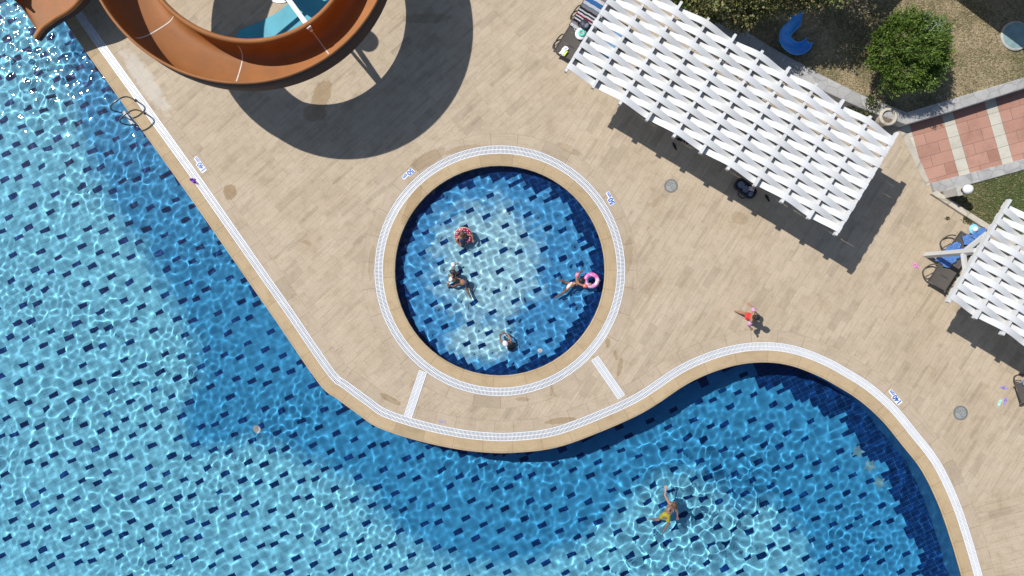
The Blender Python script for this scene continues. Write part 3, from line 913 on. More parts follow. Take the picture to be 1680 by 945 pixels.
def cloth(name, label, cat, p, d, w, l, z, mat, amp=.03, seed=1, edge=.08, n=34, drop=0.0, rise=None):
    """a towel lying on something: a folded sheet with real thickness, local y along d"""
    o_ = Vector((seed * 7.3, seed * 3.1, 0)); b = bmesh.new(); nx = max(8, int(n * w / l)); vs = []
    for j in range(n + 1):
        row = []
        for i in range(nx + 1):
            u, v = i / nx - .5, j / n - .5
            q = Vector((u * w, v * l, 0))
            wob = Vector((noise.noise(Vector((v * 5, seed, 0))), noise.noise(Vector((u * 5, seed + 9, 0))), 0)) * edge
            a = noise.noise(q * 3.2 + o_) + .55 * noise.noise(q * 8 + o_)
            a = (1 - abs(a)) if amp > .015 else a
            h = amp * a - drop * max(0, abs(q.x) - .30) * 2.2
            row.append(b.verts.new((q.x + wob.x, q.y + wob.y, h + .014 + (max(0, q.y - rise) * .20 if rise is not None else 0))))
        vs.append(row)
    for j in range(n):
        for i in range(nx): b.faces.new((vs[j][i], vs[j][i + 1], vs[j + 1][i + 1], vs[j + 1][i]))
    uv = b.loops.layers.uv.new('UVMap')
    b.faces.ensure_lookup_table(); k = 0
    for j in range(n):
        for i in range(nx):
            f = b.faces[k]; k += 1
            for lp, (di, dj) in zip(f.loops, ((0, 0), (1, 0), (1, 1), (0, 1))): lp[uv].uv = ((i + di) / nx, (j + dj) / n)
    bmesh.ops.solidify(b, geom=list(b.faces), thickness=-.012)
    for f in b.faces: f.smooth = True
    me = bpy.data.meshes.new(name); b.to_mesh(me); b.free()
    o = link(name, me, mat); o.location = at(*p); o.location.z = z; o.rotation_euler.z = aim(d)
    return tag(o, label, cat)


t = NT('striped_towel'); v = t.n('SeparateXYZ', {0: t.n('TexCoord').outputs['UV']}).outputs[1]
W_, K_, CR_, BL_, GR_, SB_ = (.78, .77, .80), (.022, .028, .045), (.33, .018, .05), (.05, .22, .52), (.34, .31, .33), (.20, .30, .42)
st, pos = [], 0.0
for c, h in ((W_, .07), (GR_, .05), (K_, .045), (W_, .03), (K_, .03), (W_, .025), (CR_, .035), (W_, .03), (K_, .03), (W_, .03), (K_, .04), (GR_, .045), (SB_, .03), (W_, .055), (BL_, .085), (W_, .06), (GR_, .09), (W_, .03), (K_, .03), (W_, .10), (BL_, .06)):
    st.append((pos, c)); pos += h
f_ = t.noise(t.n('TexCoord').outputs['Object'], 50, 3, .7)
M['striped'] = t.fin(t.mix(1.0, t.ramp(v, st, 'CONSTANT'), t.ramp(f_, [(.3, (.86, .86, .86)), (.7, (1.05, 1.05, 1.05))]), 'MULTIPLY'), .95)
M['blue_towel'] = plain('blue_terry', (.18, .38, .80), .95, var=.2, scale=40, bump=.3)
M['pale_towel'] = plain('pale_blue_terry', (.28, .50, .78), .95, var=.16, scale=40)
base = at(922, 97)
pos_on = lambda q, d, s_: (q[0] + d.x * s_ * S, q[1] + d.y * s_ * S)
cloth('towel', 'striped towel in white, navy, crimson and blue across the lounger by the long pergola', 'towel', pos_on((922, 97), AX, 1.85), AX, .70, 1.72, .365, M['striped'], .005, 3, .015, rise=-.60)
cloth('towel', 'pale blue towel glimpsed through the slats of the long pergola', 'towel', pos_on((966, 125), AX, 1.15), AX, .68, 1.1, .35, M['pale_towel'], .03, 4, rise=.1)
cloth('towel', 'blue crumpled towel draped over the middle of the lounger below the leaning post', 'towel', (1548, 419), Vector((.80, -.60, 0)), .55, .92, .345, M['blue_towel'], .055, 6, .16, 40)
cloth('towel', 'blue towel bunched under the small white hat at the head of the lounger', 'towel', (1585, 391), Vector((.90, -.42, 0)), .42, .86, .43, M['blue_towel'], .055, 8, .14, 40)
cloth('towel', 'pale blue towel on the lounger cut off by the right edge of the photo', 'towel', (1678, 634), Vector((.3, .95, 0)), .46, .72, .35, M['pale_towel'], .05, 12, .12)

# white sun hat, white bag with the ring, dark bag, white packet
M['white_cloth'] = plain('white_cotton', (.80, .80, .80), .9, var=.06, scale=30)
M['turq'] = plain('turquoise_foam', (.12, .60, .48), .6, var=.08)
M['turq_soft'] = plain('light_blue_lining', (.20, .55, .75), .9, var=.1)
p = at(1583, 378); p.z = .50
h_ = thing('sun_hat', 'small white sun hat with light blue brim on the bunched blue towel', 'hat', p)
mb = MB(); mb.lathe([(0, .10), (.05, .095), (.085, .06), (.095, .0), (.09, 0)], n=20); mb.build('crown', M['white_cloth'], h_, smooth=True)
mb = MB(); mb.lathe([(.09, .0), (.17, -.02), (.175, -.03), (.09, -.012)], n=20); mb.build('brim', M['turq_soft'], h_, smooth=True)
p = at(951, 63); p.z = .36
bg_ = thing('drawstring_bag', 'white round bag with a turquoise ring on it, on the brown lounger', 'bag', p)
mb = MB(); mb.ell((0, 0, .06), (.20, .21, .075), nu=20); mb.tube([(-.16, .10, .06), (-.22, .17, .03), (-.17, .22, .02), (-.12, .17, .03)], .008, 6); mb.build('bag_body', M['white_cloth'], bg_, smooth=True)
mb = MB(); mb.tube([(.02 + .085 * math.cos(a), .085 * math.sin(a), .13) for a in [i * math.pi / 10 for i in range(20)]], .042, 10, closed=True); mb.build('ring', M['turq'], bg_, smooth=True)
mb = MB(); mb.ell((.02, 0, .14), (.03, .03, .02)); mb.build('centre', plain('ochre', (.42, .27, .06), .7), bg_, smooth=True)
M['dark_bag'] = plain('navy_nylon', (.022, .026, .045), .55, var=.3, scale=14)
M['grey_blue'] = plain('grey_blue_cloth', (.16, .18, .25), .8, var=.3, scale=20)
p = at(957, 50); p.z = .39
k_ = thing('backpack', 'small dark navy backpack at the lower end of the striped towel', 'bag', p, .6)
mb = MB(); mb.ell((0, 0, .09), (.16, .20, .10), nu=16); mb.build('bag_body', M['dark_bag'], k_, smooth=True)
mb = MB(); mb.ell((.02, -.06, .165), (.09, .08, .03)); mb.build('pocket', M['grey_blue'], k_, smooth=True)
for s_ in (-1, 1):
    mb = MB(); mb.tube(catmull([(s_ * .07, .15, .12), (s_ * .12, .22, .06), (s_ * .17, .10, .02), (s_ * .12, -.10, .10)], 5), .014, 6); mb.build('strap', M['black'], k_, smooth=True)
p = at(924, 89); p.z = .35
w_ = thing('plastic_packet', 'crumpled white packet with a lime edge at the foot of the lounger', 'packet', p, aim(Vector((.6, -.8, 0))))
mb = MB()
r_ = random.Random(4); V = []; F = []
for j in range(8):
    for i in range(6): V.append((-.09 + .036 * i + r_.uniform(-.012, .012), -.16 + .045 * j + r_.uniform(-.012, .012), .035 + r_.uniform(-.02, .025) - .03 * (abs(i - 2.5) / 2.5) ** 2))
for j in range(7):
    for i in range(5): F.append((j * 6 + i, j * 6 + i + 1, j * 6 + i + 7, j * 6 + i + 6))
mb.add(V, F); mb.build('wrapper', M['white_cloth'], w_)
mb = MB(); mb.box((.105, -.05, .02), (.05, .20, .03)); mb.build('lime_edge', plain('lime_plastic', (.52, .70, .05), .5), w_, bevel=.01)

# dark open bag at the shaded edge of the pergola
p = at(1221, 310)
g_ = thing('open_bag', 'dark navy padded open carry bag lying in the shade edge of the long pergola', 'bag', p, R(-38))
def rr(w, h, r, n=5):
    out = []
    for cx, cy, a0 in ((w / 2 - r, h / 2 - r, 0), (-w / 2 + r, h / 2 - r, 90), (-w / 2 + r, -h / 2 + r, 180), (w / 2 - r, -h / 2 + r, 270)):
        for i in range(n + 1): a = R(a0 + 90 * i / n); out.append((cx + r * math.cos(a), cy + r * math.sin(a)))
    return out
mb = MB(); mb.prism(rr(.78, .40, .15), 0, .13); mb.build('bag_body', M['dark_bag'], g_, bevel=.03)
mb = MB(); mb.tube([(x, y, .15) for x, y in rr(.76, .38, .14)], .03, 8, closed=True); mb.build('rim', M['black'], g_, smooth=True)
mb = MB(); mb.ell((-.20, .0, .15), (.13, .12, .05)); mb.ell((.02, -.02, .15), (.12, .13, .05)); mb.build('padding', M['grey_blue'], g_, smooth=True)
mb = MB(); mb.ell((.25, -.05, .15), (.08, .10, .06)); mb.build('bundle', M['grey_blue'], g_, smooth=True)
t = NT('rosy_print'); v = t.n('TexVoronoi', {'Vector': t.n('TexCoord').outputs['Object'], 'Scale': 22.0}).outputs['Color']
M['rosy'] = t.fin(t.ramp(t.n('SeparateColor', {0: v}).outputs[0], [(0, (.62, .58, .62)), (.4, (.42, .10, .14)), (.7, (.65, .6, .62)), (1, (.2, .1, .15))], 'CONSTANT'), .8)
mb = MB(); mb.box((.16, .09, .19), (.19, .13, .05), .35); mb.build('pouch', M['rosy'], g_, bevel=.015)
mb = MB(); mb.tube(catmull([(-.1, -.19, .10), (-.05, -.3, .05), (.15, -.3, .04), (.2, -.19, .10)], 5), .015, 6); mb.build('handle', M['black'], g_, smooth=True)


# ------------------------------------------------------------------ slippers
def slipper(label, p, deg, mat, smat, l=.25, name='flip_flop', z=0.0, clog=False):
    o = thing(name, label, 'slipper', at(*p) + Vector((0, 0, z)), R(deg))
    out = []
    for i in range(22):
        a = 2 * math.pi * i / 22; y = math.sin(a) * l / 2; w = .042 + .010 * math.sin(a) + .006 * math.sin(2 * a); out.append((math.cos(a) * w, y))
    mb = MB(); mb.prism(out, 0, .022); mb.build('sole', mat, o, bevel=.004)
    mb = MB()
    if clog: mb.ell((0, l * .16, .035), (.048, l * .30, .045))
    else:
        for s_ in (-1, 1): mb.tube([(0, l * .28, .024), (s_ * .022, l * .17, .05), (s_ * .043, l * .0, .024)], .008, 6)
    mb.build('strap', smat, o, smooth=True)
    return o


M['purple'] = plain('purple_foam', (.16, .03, .42), .55, var=.15)
M['lilac'] = plain('lilac_foam', (.32, .26, .66), .6, var=.1)
M['lilac_dark'] = plain('dark_lilac', (.16, .12, .42), .6)
M['mint'] = plain('mint_foam', (.42, .72, .66), .6, var=.1)
M['pink'] = plain('pink_foam', (.70, .25, .55), .6, var=.2)
M['wine'] = plain('wine_red_rubber', (.055, .022, .035), .7, var=.2)
slipper('black flip-flop lying by itself in the shade of the long pergola', (1107, 240), 28, M['black'], M['black'], .31)
slipper('black flip-flop half hidden under the pergola edge, above the single one', (1115, 229), 70, M['black'], M['black'], .24)
slipper('wine red flip-flop, upper one of the pair at the pergola edge', (1125, 228), -25, M['wine'], M['wine'], .30)
slipper('wine red flip-flop, lower one of the pair at the pergola edge', (1130, 232), -38, M['wine'], M['wine'], .28)
slipper('black sandal at the pergola edge to the right of the dark open bag', (1259, 325), 30, M['black'], M['black'], .30)
slipper('bright purple clog on the white grate of the large pool, the bigger looking', (320, 299), 60, M['purple'], M['purple'], .24, 'clog', .004, True)
slipper('bright purple clog tipped on its side at the edge of the white grate', (316, 294.5), 100, M['purple'], plain('deep_purple', (.09, .015, .28), .55), .20, 'clog', .004, True)
slipper('pink child sandal by the bare foot end of the lounger', (1500, 435), 10, M['pink'], M['pink'], .17)
slipper('pink child sandal tipped beside its twin near the lounger hoop', (1504.5, 437), 60, M['pink'], M['pink'], .16)
slipper('lilac slipper lying across, alone by the cut off lounger', (1647, 636), 82, M['lilac'], M['lilac_dark'], .27)
slipper('lilac slipper touching the mint one by the cut off lounger', (1648.5, 658), -8, M['lilac'], M['lilac_dark'], .27)
slipper('mint green slipper beside a lilac one on the deck', (1640, 661), -25, M['mint'], M['turq'], .26)


# ------------------------------------------------------------------ depth signs, manholes, floor marks
def text_mesh(body, size, name, mat, parent, loc, extr=.001):
    c = bpy.data.curves.new(name, 'FONT'); c.body = body; c.size = size; c.extrude = extr; c.offset = size * .042
    o = bpy.data.objects.new(name, c); COL.objects.link(o); bpy.context.view_layer.update()
    me = bpy.data.meshes.new_from_object(o.evaluated_get(bpy.context.evaluated_depsgraph_get())); bpy.data.objects.remove(o)
    xs = [v.co.x for v in me.vertices]
    o = link(name, me, mat, parent); o.location = loc
    return o, (max(xs) if xs else 0)


def sign(num, label, p, deg):
    o = thing('depth_sign', label, 'depth sign', at(*p), R(deg), 'blue and white depth signs on the deck')
    b_, wn = text_mesh(num, .23, 'numerals', M['navy_plain'], o, (0, 0, .0105)); c_, wc = text_mesh('cm', .16, 'unit', M['navy_plain'], o, (0, 0, .0105))
    tot = wn + .015 + wc; b_.location.x = -tot / 2; c_.location.x = -tot / 2 + wn + .015; b_.location.y = -.08; c_.location.y = -.08
    x0, x1, x2 = -tot / 2 - .012, -tot / 2 + wn + .010, tot / 2 + .022
    P = [(x0, -.085), (x0 + .015, -.10), (x2 - .02, -.10), (x2, -.08), (x2, .015), (x2 - .02, .035), (x1 + .02, .035), (x1, .05), (x1, .085), (x1 - .015, .10), (x0 + .015, .10), (x0, .085)]
    mb = MB(); mb.prism(P, .001, .009); mb.build('plate', M['sign_white'], o)


sign('140', 'white plate reading 140 cm beside the purple clogs', (327.5, 270.5), 126)
sign('50', 'white plate reading 50 cm, upper left of the round pool', (670, 286), 225)
sign('50', 'white plate reading 50 cm, right of the round pool', (1000.5, 326), 118)
sign('140', 'white plate reading 140 cm above the right bay of the large pool', (1468, 652), 131)
o = thing('faded_number', 'faded violet number 140 on the deck strip between the two pools', 'depth sign', at(726, 692), R(176))
q, w = text_mesh('140', .17, 'numerals', M['faded'], o, (0, 0, .002)); q.location.x = -w / 2; q.location.y = -.06

M['iron'] = plain('cast_iron', (.17, .175, .175), .7, .2, .3, 30, bump=.6)
M['iron_lid'] = NT('patterned_lid')
t = M['iron_lid']; v = t.n('TexVoronoi', {'Vector': t.n('TexCoord').outputs['Object'], 'Scale': 22.0}, feature='DISTANCE_TO_EDGE').outputs['Distance']
M['iron_lid'] = t.fin(t.ramp(v, [(.05, (.33, .34, .32)), (.2, (.15, .155, .155))]), .7, .1)
for lb, p, r in (('round grey manhole cover on the deck below the long pergola', (1101, 305), .235), ('round grey manhole cover on the deck near the right bay of the pool', (1576, 677.5), .25)):
    o = thing('manhole_cover', lb, 'manhole cover', at(*p), .4, 'round manhole covers')
    mb = MB(); mb.lathe([(r, 0), (r, .008), (r * .8, .008), (r * .8, .002)], n=36); mb.build('ring_frame', M['iron'], o)
    mb = MB(); mb.lathe([(r * .79, .001), (r * .79, .006), (0, .007)], n=36); mb.build('lid', M['iron_lid'], o)

M['sand_tile'] = plain('sand_coloured_tile', (.15, .34, .42), .5, var=.15, scale=12)
for i, (p, lb) in enumerate((((1406, 740), 'sand coloured star on the pool floor, the top one of three'), ((1426, 764), 'sand coloured star on the pool floor, the middle one of three'), ((1441, 791), 'sand coloured star on the pool floor, the lowest of three'))):
    q = A(*p); mb = MB((q.x, q.y, 0))
    P = [(q.x + (.25 if k % 2 == 0 else .13) * math.cos(k * math.pi / 5 + i), q.y + (.25 if k % 2 == 0 else .13) * math.sin(k * math.pi / 5 + i)) for k in range(10)]
    mb.prism(P, -1.399, -1.392); o = mb.build('star_tile', M['sand_tile']); o.location = (q.x, q.y, 0)
    receiver(tag(o, lb, 'star tile', 'sand coloured stars on the pool floor'))
q = at(886, 575, -.38); mb = MB(); mb.lathe([(.09, -.419), (.09, -.405), (.06, -.40), (0, -.398)], (q.x, q.y, 0), 20)
receiver(tag(mb.build('floor_drain', M['white_plastic']), 'small round white drain on the floor of the round pool', 'drain'))
q = A(422, 704); mb = MB(); mb.lathe([(.13, -1.399), (.13, -1.385), (.0, -1.38)], (q.x, q.y, 0), 20)
receiver(tag(mb.build('floor_drain', M['concrete']), 'grey round drain on the floor of the large pool', 'drain'))

# ------------------------------------------------------------------ pool ladder
e = (at(305, 315) - at(140, 85)).normalized(); nw = Vector((e.y, -e.x, 0)); nw = nw if nw.x < 0 else -nw   # towards the water
q0 = at(212, 188.0)
lad = thing('pool_ladder', 'dark steel pool ladder with two looped handrails and white steps', 'pool ladder', (q0.x, q0.y, 0))
for s_ in (-.27, .27):
    b0 = q0 + e * s_
    pr = [(.46, .0), (.46, .38), (.39, .58), (.22, .66), (.0, .67), (-.18, .58), (-.27, .38), (-.25, .10), (-.20, -.12), (-.12, -.4), (-.10, -1.15)]
    mb = MB((q0.x, q0.y, 0)); mb.tube(catmull([Vector((b0.x - nw.x * d, b0.y - nw.y * d, z)) for d, z in pr], 6), .025, 10); mb.build('handrail', M['steel'], lad, smooth=True)
    mb = MB((q0.x, q0.y, 0)); f0 = b0 - nw * .46; mb.lathe([(.05, 0), (.05, .012), (.025, .03)], (f0.x, f0.y, 0.001), 14); mb.build('floor_flange', M['steel'], lad, smooth=True)
for z in (-.14, -.42, -.70, -.98):
    mb = MB((q0.x, q0.y, 0)); c_ = q0 + nw * .13; mb.box((c_.x, c_.y, z), (.52, .10, .03), math.atan2(e.y, e.x)); mb.build('step', M['white_plastic'], lad, bevel=.008)
receiver(lad)

# ------------------------------------------------------------------ lamp, planter, play slide, garden table, unseen shadow canopies
p = at(1553, 318); d = math.atan2(.28, 1)
lamp = thing('garden_lamp', 'white globe lamp on a square grey stone pedestal at the lawn corner', 'lamp', p, R(14))
mb = MB(); mb.box((0, 0, .40), (.34, .26, .80)); mb.box((0, 0, .825), (.38, .30, .05)); mb.build('pedestal', M['concrete'], lamp, bevel=.01)
mb = MB(); mb.lathe([(.07, .85), (.075, .90), (.055, .93), (.055, .98)], n=18); mb.build('neck', M['black'], lamp, smooth=True)
t = NT('opal_globe'); M['globe'] = t.fin(c4(.82, .82, .83), .25)
mb = MB(); mb.ell((0, 0, 1.11), (.155, .155, .155), nu=28, nv=18); mb.build('globe', M['globe'], lamp, smooth=True)

p = at(1443, 198)
pot = thing('planter', 'round beige stone planter in the wall corner beside the long pergola', 'planter', p)
mb = MB(); mb.lathe([(0, .0), (.20, .0), (.23, .05), (.25, .42), (.29, .48), (.30, .56), (.28, .58), (.215, .58), (.205, .46), (0, .46)], n=36); mb.build('pot', M['cream_kerb'], pot, smooth=False)
mb = MB(); mb.lathe([(.205, .465), (.1, .49), (0, .475)], n=24); mb.build('soil', M['soil'], pot)

M['blue_plastic'] = plain('blue_plastic', (.06, .36, .90), .4, var=.14, scale=6)
pts = [((1307, 21), 1.75, .20), ((1306, 33), 1.60, .19), ((1299, 43), 1.45, .19), ((1290, 52), 1.25, .19), ((1289, 64), 1.05, .21), ((1297, 74), .88, .22), ((1309, 79), .76, .22), ((1321, 75), .68, .20), ((1329, 65), .64, .13)]
sp_ = catmull([Vector((*at(*q, z).xy, z)) for q, z, w in pts], 6); ws = catmull([Vector((w, 0, 0)) for q, z, w in pts], 6)
b0 = at(1305, 52); play = thing('play_slide', 'small curled blue plastic play slide in the shade of the tree', 'slide', (b0.x, b0.y, .4))
V = []; F = []; b = bmesh.new(); rows = []
for i, c_ in enumerate(sp_):
    tg = (sp_[min(i + 1, len(sp_) - 1)] - sp_[max(i - 1, 0)]); tg.z = 0; tg.normalize(); sd = Vector((tg.y, -tg.x, 0)); row = []
    for k in range(13):
        a = math.pi * k / 12; q = c_ + sd * math.cos(a) * ws[i].x; q.z -= math.sin(a) * .20
        if i > len(sp_) - 9 and False: q.z += 0
        row.append(b.verts.new(q - Vector((b0.x, b0.y, .4))))
    rows.append(row)
for i in range(len(rows) - 1):
    for k in range(12): b.faces.new((rows[i][k], rows[i][k + 1], rows[i + 1][k + 1], rows[i + 1][k]))
bmesh.ops.recalc_face_normals(b, faces=b.faces); bmesh.ops.solidify(b, geom=list(b.faces), thickness=.025)
for f in b.faces: f.smooth = True
me = bpy.data.meshes.new('chute'); b.to_mesh(me); b.free(); link('chute', me, M['blue_plastic'], play)
for q, z in (((1309, 24), 1.5), ((1290, 56), 1.05), ((1312, 78), .56)):
    g0 = at(*q, z); mb = MB((b0.x, b0.y, .4)); mb.tube([(g0.x, g0.y, .4), (g0.x, g0.y, z - .05)], .03, 8); mb.build('leg', M['blue_plastic'], play)

p = at(1668, 58, .5)
gt = thing('well_cover', 'pale teal round cover lying on the dry lawn at the right edge, half in shadow', 'cover', (p.x, p.y, .4))
mb = MB(); mb.lathe([(.50, .0), (.50, .06), (.47, .085), (.44, .085)], n=40); mb.build('rim', M['concrete'], gt)
mb = MB(); mb.lathe([(0, .095), (.30, .09), (.455, .075), (.455, .02)], n=40); mb.build('lid', plain('pale_teal_paint', (.20, .30, .30), .7, var=.22, scale=6), gt)

M['canopy'] = plain('cream_canvas', (.66, .62, .54), .9, var=.06, scale=3)
for (c_, a_, w_) in (((1374, -112), 45, 2.9), ((1592, -54), -37, 3.25)):  # canopies added out of view, placed so their shadows fall across the lawn
    g0 = at(*c_); o = thing('shadow_canopy', 'unseen square cream canopy added over the lawn to cast a sharp shadow', 'shadow_canopy', (g0.x, g0.y, .4), R(a_), 'unseen square canopies added for the lawn shadows')
    mb = MB(); h = w_ / 2; mb.add([(-h, -h, 2.3), (h, -h, 2.3), (h, h, 2.3), (-h, h, 2.3), (0, 0, 2.85)], [(0, 1, 4), (1, 2, 4), (2, 3, 4), (3, 0, 4)])
    hz = .16; mb.add([(-h, -h, 2.3), (h, -h, 2.3), (h, h, 2.3), (-h, h, 2.3), (-h, -h, 2.3 - hz), (h, -h, 2.3 - hz), (h, h, 2.3 - hz), (-h, h, 2.3 - hz)], [(0, 1, 5, 4), (1, 2, 6, 5), (2, 3, 7, 6), (3, 0, 4, 7)])
    mb.build('canopy', M['canopy'], o)
    mb = MB(); mb.tube([(0, 0, 0), (0, 0, 2.84)], .03, 10); mb.build('pole', M['alu'], o)


# ------------------------------------------------------------------ trees, bush, ivy
def leaf_mat(name, col, var=.35):
    t = NT(name); o_ = t.n('TexCoord').outputs['Object']; f = t.noise(o_, 3.5, 3, .6)
    c = t.ramp(f, [(.3, tuple(q * (1 - var) for q in col)), (.7, tuple(q * (1 + var) for q in col))])
    return t.fin(c, .55)


def leaves(name, pts, nrm, size, asp, mats, seed, parent, spread=.8, offp=(0, 0, 0), mix=None):
    """many leaf-sized faces: pts (n,3), nrm (n,3) preferred leaf direction"""
    r = np.random.default_rng(seed); n = len(pts)
    d = nrm + r.normal(0, spread, (n, 3)); d /= np.linalg.norm(d, axis=1)[:, None] + 1e-9
    x = np.cross(d, r.normal(0, 1, (n, 3))); x /= np.linalg.norm(x, axis=1)[:, None] + 1e-9
    s = (size * r.uniform(.6, 1.35, n))[:, None]; w = s * asp
    P = pts - np.array(offp)
    V = np.stack([P - x * w * .35, P + d * s * .5 - x * w, P + d * s, P + d * s * .5 + x * w], 1).reshape(-1, 3)
    me = fast_mesh(name, V, np.arange(4 * n).reshape(-1, 4))
    m = (r.random(n) * len(mats)).astype(np.int32) if mix is None else mix(r, n)
    me.polygons.foreach_set('material_index', m)
    return link(name, me, mats, parent)


def blob_points(blobs, n, seed, shell=.55, lump=.35, freq=1.6):
    r = np.random.default_rng(seed); P = []; Nn = []; wts = np.array([b[1][0] * b[1][1] for b in blobs]); wts = wts / wts.sum()
    for (c, rad), w in zip(blobs, wts):
        k = int(n * w); d = r.normal(0, 1, (k, 3)); d /= np.linalg.norm(d, axis=1)[:, None]
        lm = np.array([noise.noise(Vector(q * freq * 1.6 + np.array(c) * 3)) for q in d]); l2 = np.array([noise.noise(Vector(q * freq * 5 + np.array(c))) for q in d])
        keep = (l2 > -.32)
        rr_ = (1 - shell * r.random(k) ** 1.7) * (1 + lump * lm + .16 * l2)
        p = np.array(c) + d * np.array(rad) * rr_[:, None]
        P.append(p[keep]); Nn.append((d * np.array([1, 1, 1]) + np.array([0, 0, .35]))[keep])
    return np.concatenate(P), np.concatenate(Nn)


def tree(name, label, base, h, blobs, n, size, mats, seed, asp=.34, mix=None):
    t = thing(name, label, 'tree', base, 0, 'trees on the raised lawn')
    mb = MB(); top = Vector((0, 0, h)); mb.tube(catmull([(0, 0, 0), (.04, .03, h * .4), (-.03, .02, h * .75), top], 5), [.17 - .10 * i / 15 for i in range(16)], 10)
    for (c, rad) in blobs:
        c_ = Vector(c) - Vector(base); mb.tube(catmull([(0, 0, h * .55), c_ * .55 + Vector((0, 0, h * .3)), c_ + Vector((0, 0, -rad[2] * .3))], 5), [.075 - .005 * i for i in range(11)], 7)
    mb.build('trunk', M['bark'], t, smooth=True)
    P, N_ = blob_points(blobs, n, seed)
    leaves('crown', P, N_, size, asp, mats, seed + 1, t, .75, base, mix)
    return t


olive = [leaf_mat('olive_leaf_dark', (.085, .095, .026)), leaf_mat('olive_leaf', (.17, .165, .05)), leaf_mat('olive_leaf_dry', (.30, .25, .11)), leaf_mat('leaf_green', (.07, .125, .025))]
def V3(p, z): q = at(*p, z); return (q.x, q.y, z)
tree('garden_tree', 'dull olive green tree with dry tips behind the top edge of the long pergola', V3((1210, -5), .4), 2.4,
     [(V3((1222, -5), 2.5), (.85, .80, .75)), (V3((1250, -8), 2.7), (.75, .70, .7)), (V3((1185, -30), 2.9), (1.0, .95, .8)), (V3((1250, -60), 3.2), (1.2, 1.1, .9)), (V3((1215, 25), 1.9), (.6, .5, .5)), (V3((1160, -5), 2.0), (.6, .55, .55))],
     26000, .085, olive, 31, .30, lambda r, n: np.where(r.random(n) < .30, 0, np.where(r.random(n) < .6, 1, np.where(r.random(n) < .75, 2, 3))).astype(np.int32))
tree('garden_tree', 'bright green shrubby tree right at the upper corner of the long pergola', V3((1142, -8), .4), 1.2,
     [(V3((1138, 4), 1.5), (.55, .5, .5)), (V3((1168, 16), 1.4), (.5, .45, .45)), (V3((1120, -20), 1.6), (.7, .6, .5))], 9000, .075, [olive[3], leaf_mat('leaf_green_bright', (.075, .125, .025)), olive[0]], 37, .34)
tree('garden_tree', 'olive green tree mostly above the photo, its dry twigs over the blue play slide', V3((1325, -60), .4), 2.6,
     [(V3((1320, -60), 3.0), (1.25, 1.1, .9)), (V3((1300, -15), 2.6), (.85, .65, .6)), (V3((1360, -40), 2.9), (1.0, .9, .8)), (V3((1395, -85), 3.0), (1.0, 1.0, .8))], 24000, .085, olive, 43, .30)

ev = [leaf_mat('juniper_green', (.095, .165, .022), .3), leaf_mat('juniper_deep', (.055, .105, .016), .3), leaf_mat('juniper_lime', (.155, .215, .030), .25), leaf_mat('juniper_tip', (.30, .36, .33), .2)]
jb = at(1456, 104, .4); bush = thing('evergreen_bush', 'dense bright green round evergreen bush on the dry raised lawn', 'bush', (jb.x, jb.y, .4))
mb = MB(); mb.tube([(0, 0, 0), (0, 0, 1.0)], [.09, .03], 8); mb.build('trunk', M['bark'], bush)
r = np.random.default_rng(77); ns = 4200; d = r.normal(0, 1, (ns, 3)); d[:, 2] = np.abs(d[:, 2]) * 1.05 - .25; d /= np.linalg.norm(d, axis=1)[:, None]
lum = np.array([noise.noise(Vector(q * 2.2 + np.array([4.0, 1, 2]))) for q in d]); l2 = np.array([noise.noise(Vector(q * 7.0)) for q in d])
k = l2 > -.36; d, lum, l2 = d[k], lum[k], l2[k]
c0 = np.array([jb.x, jb.y, .4 + .95]); rad = np.array([1.24, 1.27, 1.32])
P = c0 + d * rad * ((.80 + .36 * lum + .20 * l2) * r.uniform(.78, 1.0, len(d)))[:, None]
up = d * .8 + np.array([.25, -.2, .75]); up /= np.linalg.norm(up, axis=1)[:, None]
pp, nn = [], []
for s_ in range(11):
    tpos = s_ / 10; pp.append(P + up * (.30 * tpos)[..., None] if False else P + up * .30 * tpos + r.normal(0, .022 * (1.3 - tpos), P.shape)); nn.append(up + r.normal(0, .25, up.shape))
pp, nn = np.concatenate(pp), np.concatenate(nn)
tipw = (pp - c0) / rad
mixf = lambda rr, n: np.where((rr.random(n) < .35) & (np.hypot(tipw[:, 0] - .35, tipw[:, 1] - .5) < .42) & (np.abs(l2t) > .22), 3, np.where(rr.random(n) < .5, 0, np.where(rr.random(n) < .5, 1, 2))).astype(np.int32)
l2t = np.tile(l2, 11)
leaves('foliage', pp, nn, .085, .17, ev, 78, bush, .50, (jb.x, jb.y, .4), mixf)

ivy = [leaf_mat('ivy_green', (.035, .065, .016)), leaf_mat('ivy_light', (.075, .105, .028)), leaf_mat('ivy_dry', (.13, .11, .05))]
def plant(name, label, cat, c, blobs, n, size, seed, mats=ivy, asp=.42):
    o = thing(name, label, cat, c); P, N_ = blob_points(blobs, n, seed, .8, .4, 1.6)
    leaves('foliage', P, N_, size, asp, mats, seed, o, 1.0, c)
    mb = MB(c)
    for (q, rad) in blobs: mb.tube([c, Vector(c).lerp(Vector(q), .6) + Vector((0, 0, .04)), q], [.014, .01, .006], 6)
    mb.build('stem', M['bark'], o)
plant('climbing_plant', 'green climbing plant against the kerb wall beside the beige planter', 'plant', V3((1425, 190), 0), [(V3((1420, 184), .28), (.34, .22, .26)), (V3((1428, 168), .5), (.18, .22, .13)), (V3((1402, 176), .2), (.28, .12, .18)), (V3((1437, 176), .45), (.12, .2, .14))], 2600, .055, 91)
plant('weed', 'small green weed in the joint below the cream lawn kerb', 'plant', V3((1586, 361), 0), [(V3((1586, 360), .04), (.17, .10, .05)), (V3((1592, 365), .04), (.10, .06, .05))], 240, .06, 93, ivy, .2)
plant('weed', 'tiny dark weed in the deck joint left of the cream kerb', 'plant', V3((1554, 358), 0), [(V3((1554, 358), .03), (.07, .04, .03))], 60, .045, 94, ivy, .3)
